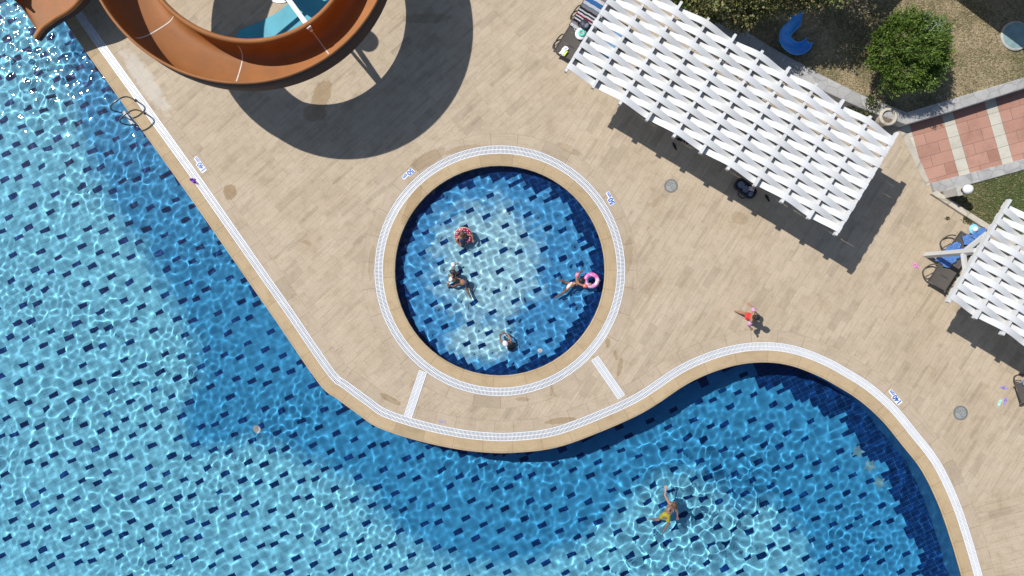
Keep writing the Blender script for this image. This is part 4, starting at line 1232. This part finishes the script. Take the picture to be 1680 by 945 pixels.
# ------------------------------------------------------------------ swimmers and the walking child
def skin_mat(name, col):
    t = NT(name); f = t.noise(t.n('TexCoord').outputs['Object'], 14, 4, .6)
    t.b.inputs['Subsurface Weight'].default_value = .08; t.b.inputs['Subsurface Radius'].default_value = (.02, .01, .005)
    return t.fin(t.ramp(f, [(.3, tuple(q * .86 for q in col)), (.7, tuple(q * 1.12 for q in col))]), .42)


SK = [skin_mat('tanned_skin', (.33, .165, .095)), skin_mat('brown_skin', (.25, .118, .066)), skin_mat('fair_skin', (.46, .25, .175))]
M['hair_dark'] = plain('dark_brown_hair', (.022, .014, .010), .5, var=.4, scale=50, bump=.6)
M['hair_brown'] = plain('brown_hair', (.085, .045, .025), .5, var=.4, scale=50, bump=.6)
M['hair_wet'] = plain('wet_grey_brown_hair', (.035, .031, .030), .45, var=.4, scale=50, bump=.6)
M['eye'] = plain('eye_dark', (.02, .015, .012), .2); M['lip'] = plain('lips', (.32, .09, .075), .5)
M['red_suit'] = plain('red_swimwear', (.62, .035, .035), .6, var=.12, scale=20)
M['black_suit'] = plain('black_swimwear', (.018, .017, .020), .6)
M['navy_suit'] = plain('dark_blue_swimwear', (.015, .022, .06), .6)
M['pale_pink'] = plain('pale_pink_swimwear', (.72, .58, .60), .7, var=.06)
M['yellow'] = plain('yellow_swimwear', (.68, .58, .03), .6, var=.2, scale=30)
M['cap'] = plain('pale_lilac_cap', (.74, .68, .76), .45, var=.04)


def stripes(name, cols, scale):
    t = NT(name); w = t.n('TexWave', {'Vector': t.n('TexCoord').outputs['Object'], 'Scale': scale, 'Distortion': 1.5, 'Detail': 1.0}, wave_type='BANDS', bands_direction='DIAGONAL')
    st = [(i / len(cols), c) for i, c in enumerate(cols)]
    return t.fin(t.ramp(w.outputs['Fac'], st, 'CONSTANT'), .3)


M['band_red'] = stripes('red_and_white_vinyl', ((.60, .04, .10), (.80, .74, .80), (.55, .06, .20)), 6.0)
M['band_fire'] = stripes('red_and_orange_vinyl', ((.62, .05, .05), (.75, .45, .30), (.70, .06, .06)), 5.0)
M['band_white'] = plain('white_vinyl', (.80, .77, .80), .3, var=.05)
M['band_violet'] = stripes('violet_and_white_vinyl', ((.42, .20, .45), (.82, .78, .85), (.50, .10, .22)), 6.0)


def solid(name, mb, voxel, mat, parent, smooth=4):
    """overlapping closed shapes fused into one continuous skin"""
    me0 = mb.mesh('tmp'); o = link('tmp', me0)
    m = o.modifiers.new('r', 'REMESH'); m.mode = 'VOXEL'; m.voxel_size = voxel; m.use_smooth_shade = True
    m2 = o.modifiers.new('s', 'SMOOTH'); m2.factor = .5; m2.iterations = smooth
    bpy.context.view_layer.update()
    me = bpy.data.meshes.new_from_object(o.evaluated_get(bpy.context.evaluated_depsgraph_get()))
    bpy.data.objects.remove(o); bpy.data.meshes.remove(me0)
    me.name = name; me.materials.clear(); me.polygons.foreach_set('use_smooth', [True] * len(me.polygons)); me.update()
    return receiver(link(name, me, mat, parent))


def limb(mb, pts):
    """pts: (Vector, radius) joints of a tapering limb"""
    for (a, ra), (b, rb) in zip(pts[:-1], pts[1:]):
        k = 6; mb.tube([Vector(a).lerp(Vector(b), i / k) for i in range(k + 1)], [ra + (rb - ra) * i / k + .004 * math.sin(math.pi * i / k) for i in range(k + 1)], 12)
        mb.ell(a, (ra,) * 3, nu=12, nv=8); mb.ell(b, (rb,) * 3, nu=12, nv=8)


def hand(mb, wrist, d, nrm, s=.125, spread=.16, curl=.35):
    d = Vector(d).normalized(); nrm = Vector(nrm); nrm = (nrm - d * nrm.dot(d)).normalized(); sd = d.cross(nrm)
    kn = wrist + d * s * .50
    for i in range(4):
        o = (i - 1.5) * s * .17; mb.tube([wrist + sd * o * .5, kn + sd * o], [s * .12, s * .105], 8)
    mb.ell(wrist + d * s * .25, (s * .2,) * 3, nu=8, nv=6)
    for i, l in enumerate((.40, .48, .45, .34)):
        o = (i - 1.5) * s * .17; a = (i - 1.5) * spread; p = kn + sd * o; fd = (d * math.cos(a) + sd * math.sin(a)).normalized()
        q1 = p + fd * s * l * .5; f2 = (fd * math.cos(curl) - nrm * math.sin(curl)).normalized(); q2 = q1 + f2 * s * l * .5
        limb(mb, [(p, s * .085), (q1, s * .075), (q2, s * .065)])
    p = wrist + d * s * .15 - sd * s * .18; q1 = p + (d * .7 - sd * .7).normalized() * s * .26; q2 = q1 + (d * .95 - sd * .2 - nrm * .2).normalized() * s * .22
    limb(mb, [(p, s * .10), (q1, s * .088), (q2, s * .07)])


def foot(mb, ankle, d, dn, s=.17):
    d = Vector(d).normalized(); dn = Vector(dn).normalized(); h = ankle + dn * .03 - d * s * .22
    limb(mb, [(h, .026), (ankle + d * s * .35 + dn * .035, .026), (ankle + d * s * .68 + dn * .045, .020)])
    sd = d.cross(dn)
    for i in range(5): mb.ell(ankle + d * s * (.76 - .02 * i * i * .5) + dn * .047 + sd * (i - 2) * .014, (.012 - .001 * i,) * 3, nu=8, nv=6)


def head(body, root, c, up, face, s, hair, hmat, style='short'):
    """adds the skull, jaw, nose and ears to the body's shapes; hair, eyes and mouth become children"""
    u = Vector(up).normalized(); f = Vector(face); f = (f - u * f.dot(u)).normalized(); r = f.cross(u)
    Mx = Matrix((r, f, u)).transposed(); L = lambda x, y, z: c + Mx @ Vector((x, y, z)) * s
    body.ell(L(0, -.06, .08), (.37 * s, .45 * s, .42 * s), Mx); body.ell(L(0, .09, -.18), (.28 * s, .31 * s, .33 * s), Mx)
    body.ell(L(0, .43, -.10), (.055 * s, .09 * s, .08 * s), Mx); body.ell(L(0, .36, -.02), (.04 * s, .06 * s, .10 * s), Mx)
    for e in (-1, 1): body.ell(L(e * .385, -.04, -.06), (.035 * s, .07 * s, .10 * s), Mx)
    def late():
        for e in (-1, 1):
            mb = MB(root.location); mb.ell(L(e * .14, .385, .0), (.055 * s, .045 * s, .04 * s), Mx, 10, 7); receiver(mb.build('eye', M['eye'], root, smooth=True))
        mb = MB(root.location); mb.ell(L(0, .385, -.27), (.11 * s, .035 * s, .035 * s), Mx, 10, 7); receiver(mb.build('mouth', M['lip'], root, smooth=True))
        mb = MB(root.location)
        if style == 'cap':
            mb.ell(L(0, -.07, .12), (.42 * s, .50 * s, .42 * s), Mx, 22, 14); mb.ell(L(0, -.12, .02), (.40 * s, .44 * s, .36 * s), Mx, 20, 12); mb.ell(L(0, -.06, .50), (.07 * s, .07 * s, .10 * s), Mx)
        else:
            mb.ell(L(0, -.12, .15), (.42 * s, .47 * s, .42 * s), Mx, 22, 14); mb.ell(L(0, -.22, -.05), (.38 * s, .34 * s, .38 * s), Mx, 20, 12)
            rr_ = random.Random(int(abs(c.x) * 100))
            for i in range(26):
                a = rr_.uniform(0, 6.28); q = Vector((.36 * math.cos(a), -.16 + .40 * math.sin(a), rr_.uniform(.05, .45)))
                mb.tube([L(q.x * .7, q.y * .8, .48), L(q.x, q.y, q.z), L(q.x * 1.08, min(q.y, .22) * 1.08, q.z - .35)], [.05 * s, .075 * s, .02 * s], 6)
            if style == 'bun': mb.ell(L(0, -.52, .30), (.20 * s, .20 * s, .20 * s), Mx, 14, 9)
            if style == 'long':
                for e in (-.2, 0, .2): mb.tube([L(e, -.42, .05), L(e * 1.3, -.52, -.4), L(e, -.46, -.85)], [.16 * s, .15 * s, .04 * s], 8)
        solid('swim_cap' if style == 'cap' else 'hair', mb, .006, hmat, root, 2)
    return late


def band(root, a, b, rad, mat):
    a, b = Vector(a), Vector(b); mb = MB(root.location); mb.tube([a.lerp(b, t_) for t_ in (0, .06, .18, .5, .82, .94, 1)], [rad * q for q in (.55, .82, .97, 1.06, .97, .82, .55)], 18)
    receiver(mb.build('armband', mat, root, smooth=True))


def person(label, base, build, skin, group=None):
    root = thing('person', label, 'person', base, 0, group); mb = MB(root.location); extra = build(mb, root)
    solid('body', mb, .0058, skin, root, 3)
    for f in extra: f()
    return root


P3 = lambda x, y, z: at(x, y, z)


def torso(mb, chest, belly, hip, w, side, sc_=1.0):
    """side: unit vector across the shoulders"""
    side = Vector(side).normalized(); fw = (chest - hip).normalized(); dp = fw.cross(side)
    Mx = Matrix((side, dp, fw)).transposed()
    mb.ell(chest, (w * .50, .075 * sc_, .13 * sc_), Mx, 18, 12); mb.ell(belly, (w * .42, .070 * sc_, .14 * sc_), Mx, 18, 12); mb.ell(hip, (w * .46, .080 * sc_, .10 * sc_), Mx, 18, 12)
    limb(mb, [(chest, .062 * sc_), (belly, .062 * sc_), (hip, .066 * sc_)])
    return Mx


def suit(root, name, mat, shapes, vox=.008):
    def late():
        mb = MB(root.location)
        for kind, *a in shapes:
            if kind == 'ell': mb.ell(*a)
            else: limb(mb, a[0])
        solid(name, mb, vox, mat, root, 3)
    return late


# boy in yellow trunks swimming in the large pool
def boy_build(mb, root):
    ch, be, hi = P3(1102.5, 829.5, -.11), P3(1098, 837, -.12), P3(1092, 846, -.14); sd = Vector((.86, -.50, 0))
    Mx = torso(mb, ch, be, hi, .33, sd, 1.12)
    sl_, sr_ = P3(1097.5, 824.5, -.06), P3(1109, 834, -.10)
    limb(mb, [(ch + Vector((0, 0, .01)), .06), (sl_, .046), (P3(1091, 812.5, -.02), .034), (P3(1092.5, 803, .01), .024)])
    hand(mb, P3(1092.5, 803, .01), P3(1093.5, 796, 0) - P3(1092.5, 803, .01), (0, 0, 1), .14)
    limb(mb, [(ch, .06), (sr_, .046), (P3(1111, 841.5, -.17), .034), (P3(1111, 847.5, -.22), .024)])
    hand(mb, P3(1111, 847.5, -.22), P3(1111, 853, -.25) - P3(1111, 847.5, -.22), (0, 0, 1), .13)
    l1, l2 = hi - sd * .075, hi + sd * .075
    limb(mb, [(l2, .068), (P3(1096, 857, -.22), .050), (P3(1090, 867.5, -.28), .030)]); foot(mb, P3(1090, 867.5, -.28), P3(1085, 875, 0) - P3(1090, 867.5, 0), (.2, .2, -1), .20)
    limb(mb, [(l1, .068), (P3(1080, 851, -.34), .050), (P3(1069, 851, -.52), .030)]); foot(mb, P3(1069, 851, -.52), P3(1060, 850, 0) - P3(1069, 851, 0), (0, 0, -1), .20)
    hc = P3(1106.5, 827.5, -.02); limb(mb, [(ch, .055), (hc, .045)])
    h = head(mb, root, hc, (.30, .10, .95), (.45, .75, -.12), .235, 1, M['hair_brown'])
    s = suit(root, 'swim_trunks', M['yellow'], [('ell', hi + (be - hi) * .15, (.33 * .48, .094, .115), Mx, 18, 12), ('limb', [(l2, .083), (l2.lerp(P3(1096, 857, -.22), .6), .078)]), ('limb', [(l1, .083), (l1.lerp(P3(1080, 851, -.34), .5), .078)])])
    return [h, s]
person('boy in yellow swim trunks swimming breaststroke alone in the large pool', P3(1098, 838, 0), boy_build, SK[2])


# child leaning out of the maroon ring
def ring_child(mb, root):
    ch, be, hi = P3(758.5, 389, .07), P3(759, 395, .02), P3(759.5, 401, -.10); sd = Vector((1, .08, 0))
    Mx = torso(mb, ch, be, hi, .27, sd, 1.0)
    limb(mb, [(ch, .05), (P3(764, 384.5, .09), .036), (P3(774.5, 386.5, .08), .029), (P3(776, 393.5, .01), .020)]); hand(mb, P3(776, 393.5, .01), (.05, -1, -.2), (0, 0, 1), .10)
    limb(mb, [(ch, .05), (P3(752.5, 388, .06), .036), (P3(748.5, 396, .03), .029), (P3(753, 400.5, -.01), .020)]); hand(mb, P3(753, 400.5, -.01), (.8, -.6, -.1), (0, 0, 1), .10)
    for e in (-1, 1): limb(mb, [(hi + sd * .05 * e, .056), (P3(759 + 5 * e, 402, -.34), .040), (P3(759 + 4 * e, 398, -.43), .025)]); foot(mb, P3(759 + 4 * e, 398, -.43), (0, -1, 0), (0, 0, -1), .13)
    hc = P3(758.5, 385.5, .15); limb(mb, [(ch, .045), (hc, .038)])
    h = head(mb, root, hc, (.05, -.1, 1), (.1, -1, -.25), .225, 1, M['hair_brown'], 'long')
    s = suit(root, 'swimsuit', M['navy_suit'], [('ell', be, (.24 * .46, .080, .15), Mx, 16, 10), ('ell', hi, (.24 * .49, .085, .10), Mx, 16, 10)])
    return [h, s]
person('brown haired child leaning over a maroon swim ring in the round pool', P3(759, 390, 0), ring_child, SK[0], None)


def swim_ring(label, p, z, Rr, r, mat, tilt=(0, 0)):
    o = thing('swim_ring', label, 'swim ring', at(*p, z)); o.rotation_euler = (tilt[0], tilt[1], 0)
    mb = MB(); mb.tube([(Rr * math.cos(a), Rr * math.sin(a), 0) for a in [2 * math.pi * i / 40 for i in range(40)]], r, 16, closed=True); mb.build('tube', mat, o, smooth=True)
    mb = MB(); mb.tube([(Rr + r - .004, 0, 0), (Rr + r + .02, 0, .005)], .012, 8); mb.build('valve', M['white_plastic'], o, smooth=True)
    return receiver(o)


t = NT('maroon_ring'); g = t.n('TexCoord').outputs['Object']; v = t.n('TexVoronoi', {'Vector': g, 'Scale': 15.0, 'Randomness': .5}).outputs['Distance']
c = t.mix(t.ramp(v, [(.24, (1, 1, 1)), (.30, (0, 0, 0))]), c4(.33, .018, .085), c4(.80, .66, .68))
rad = t.n('VectorMath', {0: t.n('VectorMath', {0: g, 1: (1, 1, 0)}, operation='MULTIPLY').outputs[0]}, operation='LENGTH').outputs['Value']
c = t.mix(t.math('GREATER_THAN', rad, .305), c, c4(.72, .50, .25)); M['ring_maroon'] = t.fin(c, .25)
swim_ring('maroon swim ring with white dots round a child in the round pool', (760.5, 387), -.03, .235, .085, M['ring_maroon'], (R(22), 0))
t = NT('pink_ring'); g = t.n('TexCoord').outputs['Object']; sx = t.n('SeparateXYZ', {0: g})
ang = t.math('ARCTAN2', sx.outputs[1], sx.outputs[0]); v = t.noise(g, 9, 2, .5)
c = t.ramp(t.math('ADD', t.math('DIVIDE', ang, 6.2832), .5), [(0, (.66, .38, .62)), (.18, (.70, .45, .68)), (.34, (.68, .16, .40)), (.52, (.72, .50, .62)), (.60, (.70, .13, .42)), (1, (.72, .16, .46))])
c = t.mix(t.ramp(v, [(.60, (0, 0, 0)), (.64, (1, 1, 1))]), c, c4(.80, .62, .72)); M['ring_pink'] = t.fin(c, .25)
swim_ring('pink and lilac swim ring floating at the right edge of the round pool', (970.5, 460), .01, .205, .072, M['ring_pink'])


# child with white armbands, upright
def bands_child(mb, root):
    ch, be, hi = P3(743.5, 449, -.02), P3(744, 450, -.16), P3(745, 451, -.28); sd = Vector((.15, 1, 0))
    Mx = torso(mb, ch, be, hi, .23, sd, .85)
    a1, a2 = P3(744.5, 442, .02), P3(743, 436, .03); w1 = P3(748.5, 433, .0)
    limb(mb, [(ch, .05), (a1, .036), (a2, .030), (w1, .020)]); hand(mb, w1, (1, .1, -.15), (0, 0, 1), .10)
    b1, b2 = P3(742.5, 453.5, .01), P3(739.5, 459, .0); w2 = P3(736.5, 463, -.03)
    limb(mb, [(ch, .05), (b1, .036), (b2, .030), (w2, .020)]); hand(mb, w2, (-.7, -.6, -.1), (0, 0, 1), .10)
    for e in (-1, 1): limb(mb, [(hi + sd * .05 * e, .055), (P3(752, 452 - 4 * e, -.36), .040), (P3(748, 452 - 4 * e, -.44), .025)]); foot(mb, P3(748, 452 - 4 * e, -.44), (1, 0, 0), (0, 0, -1), .13)
    hc = P3(745, 447, .15); limb(mb, [(ch, .045), (hc, .038)])
    h = head(mb, root, hc, (-.1, 0, 1), (.9, -.35, -.1), .225, 1, M['hair_dark'], 'bun')
    s = suit(root, 'swimsuit', M['pale_pink'], [('ell', be, (.23 * .46, .078, .14), Mx, 16, 10), ('ell', hi, (.23 * .49, .082, .09), Mx, 16, 10)])
    return [h, s, lambda: band(root, P3(744.3, 437.5, .02), P3(742.5, 430.5, .03), .075, M['band_white']), lambda: band(root, P3(741.8, 456, .01), P3(738.0, 461.5, .0), .072, M['band_white'])]
person('dark haired child with white armbands sitting upright in the round pool', P3(744, 449, 0), bands_child, SK[0])


def prone_child(mb, root):
    ch, be, hi = P3(752.5, 462, -.04), P3(758.5, 463, -.05), P3(765, 464, -.07); sd = Vector((.1, 1, 0))
    Mx = torso(mb, ch, be, hi, .25, sd, .95)
    limb(mb, [(ch, .05), (P3(750, 457, -.06), .038), (P3(744, 453.5, -.12), .030), (P3(739, 452, -.14), .021)]); hand(mb, P3(739, 452, -.14), (-1, 0, 0), (0, 0, 1), .11)
    limb(mb, [(ch, .05), (P3(750, 467, -.08), .038), (P3(744, 470, -.14), .030), (P3(738.5, 468.5, -.16), .021)]); hand(mb, P3(738.5, 468.5, -.16), (-1, .1, 0), (0, 0, 1), .11)
    limb(mb, [(hi - sd * .05, .060), (P3(766, 475.5, -.10), .045), (P3(770.5, 485.5, -.08), .027)]); foot(mb, P3(770.5, 485.5, -.08), (.4, -.9, 0), (.3, .1, -1), .15)
    limb(mb, [(hi + sd * .05, .060), (P3(772, 471, -.28), .045), (P3(776, 480, -.40), .027)]); foot(mb, P3(776, 480, -.40), (.5, -.8, 0), (0, 0, -1), .15)
    hc = P3(747.3, 460.3, .02); limb(mb, [(ch, .048), (hc, .040)])
    h = head(mb, root, hc, (-.75, .15, .62), (-.65, -.05, -.8), .225, 1, M['hair_wet'])
    s = suit(root, 'swim_trunks', M['navy_suit'], [('ell', hi, (.25 * .49, .090, .10), Mx, 16, 10), ('limb', [(hi - sd * .05, .072), (hi - sd * .05 + Vector((.02, -.07, -.01)), .068)]), ('limb', [(hi + sd * .05, .072), (hi + sd * .04 + Vector((.06, -.06, -.08)), .068)])])
    return [h, s]
person('child with wet grey hair swimming face down beside the white armbands', P3(757, 464, 0), prone_child, SK[0])


def cap_child(mb, root):
    ch, be, hi = P3(835, 563, -.02), P3(837, 567, -.14), P3(838.5, 571, -.27); sd = Vector((.95, .28, 0))
    Mx = torso(mb, ch, be, hi, .27, sd, .95)
    limb(mb, [(ch, .052), (P3(839, 558, .01), .040), (P3(834.5, 550.5, -.02), .031), (P3(828.5, 546.5, -.06), .021)]); hand(mb, P3(828.5, 546.5, -.06), (-1, .25, -.1), (0, 0, 1), .11)
    limb(mb, [(ch, .052), (P3(826, 563.5, -.01), .040), (P3(820.3, 558.5, -.03), .031), (P3(820.8, 552.5, -.07), .021)]); hand(mb, P3(820.8, 552.5, -.07), (.15, 1, -.1), (0, 0, 1), .11)
    for e in (-1, 1): limb(mb, [(hi + sd * .055 * e, .060), (P3(838 + 4 * e, 563, -.38), .044), (P3(838 + 4 * e, 572, -.44), .027)]); foot(mb, P3(838 + 4 * e, 572, -.44), (0, 1, 0), (0, 0, -1), .14)
    hc = P3(829, 563, .15); limb(mb, [(ch, .046), (hc, .040)])
    h = head(mb, root, hc, (-.15, .05, 1), (-.5, .8, -.25), .225, 1, M['cap'], 'cap')
    s = suit(root, 'swimsuit', M['black_suit'], [('ell', hi, (.27 * .49, .088, .10), Mx, 16, 10), ('ell', be.lerp(hi, .6), (.27 * .46, .084, .10), Mx, 16, 10)])
    return [h, s]
person('child in a pale lilac swim cap with both arms reaching forward in the round pool', P3(833, 562, 0), cap_child, SK[1])


def float_girl(mb, root):
    ch, be, hi = P3(947, 463.5, -.03), P3(941, 466.5, -.04), P3(934.5, 468.5, -.05); sd = Vector((.33, .94, 0))
    Mx = torso(mb, ch, be, hi, .26, sd, 1.0)
    u1, u2 = P3(946, 457.5, .0), P3(947.5, 450, .01); w1 = P3(952, 446.5, -.05)
    limb(mb, [(ch, .052), (u1, .040), (u2, .032), (w1, .021)]); hand(mb, w1, (.9, .4, -.2), (0, 0, 1), .11)
    v1, v2 = P3(952, 466.5, .0), P3(960.5, 470, .02); w2 = P3(966, 467.5, .07)
    limb(mb, [(ch, .052), (v1, .040), (v2, .032), (w2, .021)]); hand(mb, w2, (.9, .35, .1), (0, 0, 1), .11, curl=.7)
    limb(mb, [(hi - sd * .055, .064), (P3(925.5, 479.5, -.12), .047), (P3(915.5, 485.5, -.09), .028)]); foot(mb, P3(915.5, 485.5, -.09), (-.85, -.6, .15), (-.2, .2, -1), .15)
    limb(mb, [(hi + sd * .055, .064), (P3(927.5, 463, -.20), .047), (P3(921, 460.5, -.10), .028)]); foot(mb, P3(921, 460.5, -.10), (-.95, .1, .3), (-.2, 0, -1), .14)
    hc = P3(954.5, 459.5, .06); limb(mb, [(ch, .048), (hc, .040)])
    h = head(mb, root, hc, (.55, .1, .83), (.8, .3, -.5), .225, 1, M['hair_dark'])
    return [h, suit(root, 'bikini_top', M['black_suit'], [('ell', ch.lerp(be, .45), (.26 * .52, .086, .10), Mx, 16, 10)]), suit(root, 'swim_shorts', M['pale_pink'], [('ell', hi, (.26 * .52, .098, .115), Mx, 16, 10)]),
            lambda: band(root, P3(946.3, 455, .0), P3(948.5, 447.5, .01), .078, M['band_red']), lambda: band(root, P3(956.5, 469, .01), P3(964, 469, .04), .076, M['band_fire'])]
person('child in black top and pale pink shorts stretching towards the pink ring', P3(945, 465, 0), float_girl, SK[0])


# child walking across the deck
def walk_child(mb, root):
    g = at(1217.5, 517.5); V_ = lambda x, y, z: Vector((g.x + x, g.y + y, z)); fw = Vector((.93, -.28, 0)).normalized(); sd = Vector((.28, .93, 0)).normalized()
    C_ = lambda f, s, z: Vector((g.x, g.y, 0)) + fw * f + sd * s + Vector((0, 0, z))
    ch, be, hi = C_(.06, 0, .82), C_(.03, 0, .70), C_(.0, 0, .56)
    Mx = torso(mb, ch, be, hi, .27, sd, 1.0)
    limb(mb, [(hi + sd * .06, .066), (C_(-.05, .06, .31), .048), (C_(-.27, .07, .09), .030)]); foot(mb, C_(-.27, .07, .09), fw * .8 + Vector((0, 0, -.6)), (-.3, 0, -.8), .16)
    limb(mb, [(hi - sd * .06, .066), (C_(.12, -.06, .32), .048), (C_(.15, -.06, .075), .030)]); foot(mb, C_(.15, -.06, .075), fw, (0, 0, -1), .16)
    a1, a2, a3 = C_(.06, .15, .86), C_(.05, .30, .74), C_(-.09, .37, .70)
    limb(mb, [(ch + Vector((0, 0, .03)), .056), (a1, .040), (a2, .032), (a3, .021)]); hand(mb, a3, (a3 - a2), (0, 0, 1), .115)
    b1, b2, b3 = C_(.06, -.15, .86), C_(.05, -.29, .74), C_(.16, -.36, .70)
    limb(mb, [(ch + Vector((0, 0, .03)), .056), (b1, .040), (b2, .032), (b3, .021)]); hand(mb, b3, (b3 - b2), (0, 0, 1), .115)
    hc = C_(.12, 0, 1.07); limb(mb, [(ch, .05), (hc, .042)])
    h = head(mb, root, hc, (.18, -.05, 1), fw + Vector((0, 0, -.15)), .245, 1, M['hair_dark'], 'bun')
    return [h, suit(root, 'swimsuit', M['red_suit'], [('ell', ch - Vector((0, 0, .03)), (.27 * .48, .090, .12), Mx, 16, 10), ('ell', be, (.27 * .46, .084, .14), Mx, 16, 10), ('ell', hi, (.27 * .50, .094, .095), Mx, 16, 10)]),
            lambda: band(root, a1.lerp(a2, .15), a1.lerp(a2, .98), .080, M['band_violet']), lambda: band(root, b1.lerp(b2, .15), b1.lerp(b2, .98), .080, M['band_violet'])]
person('child in a red swimsuit with striped armbands walking across the sunny deck', at(1217.5, 517.5), walk_child, SK[0])
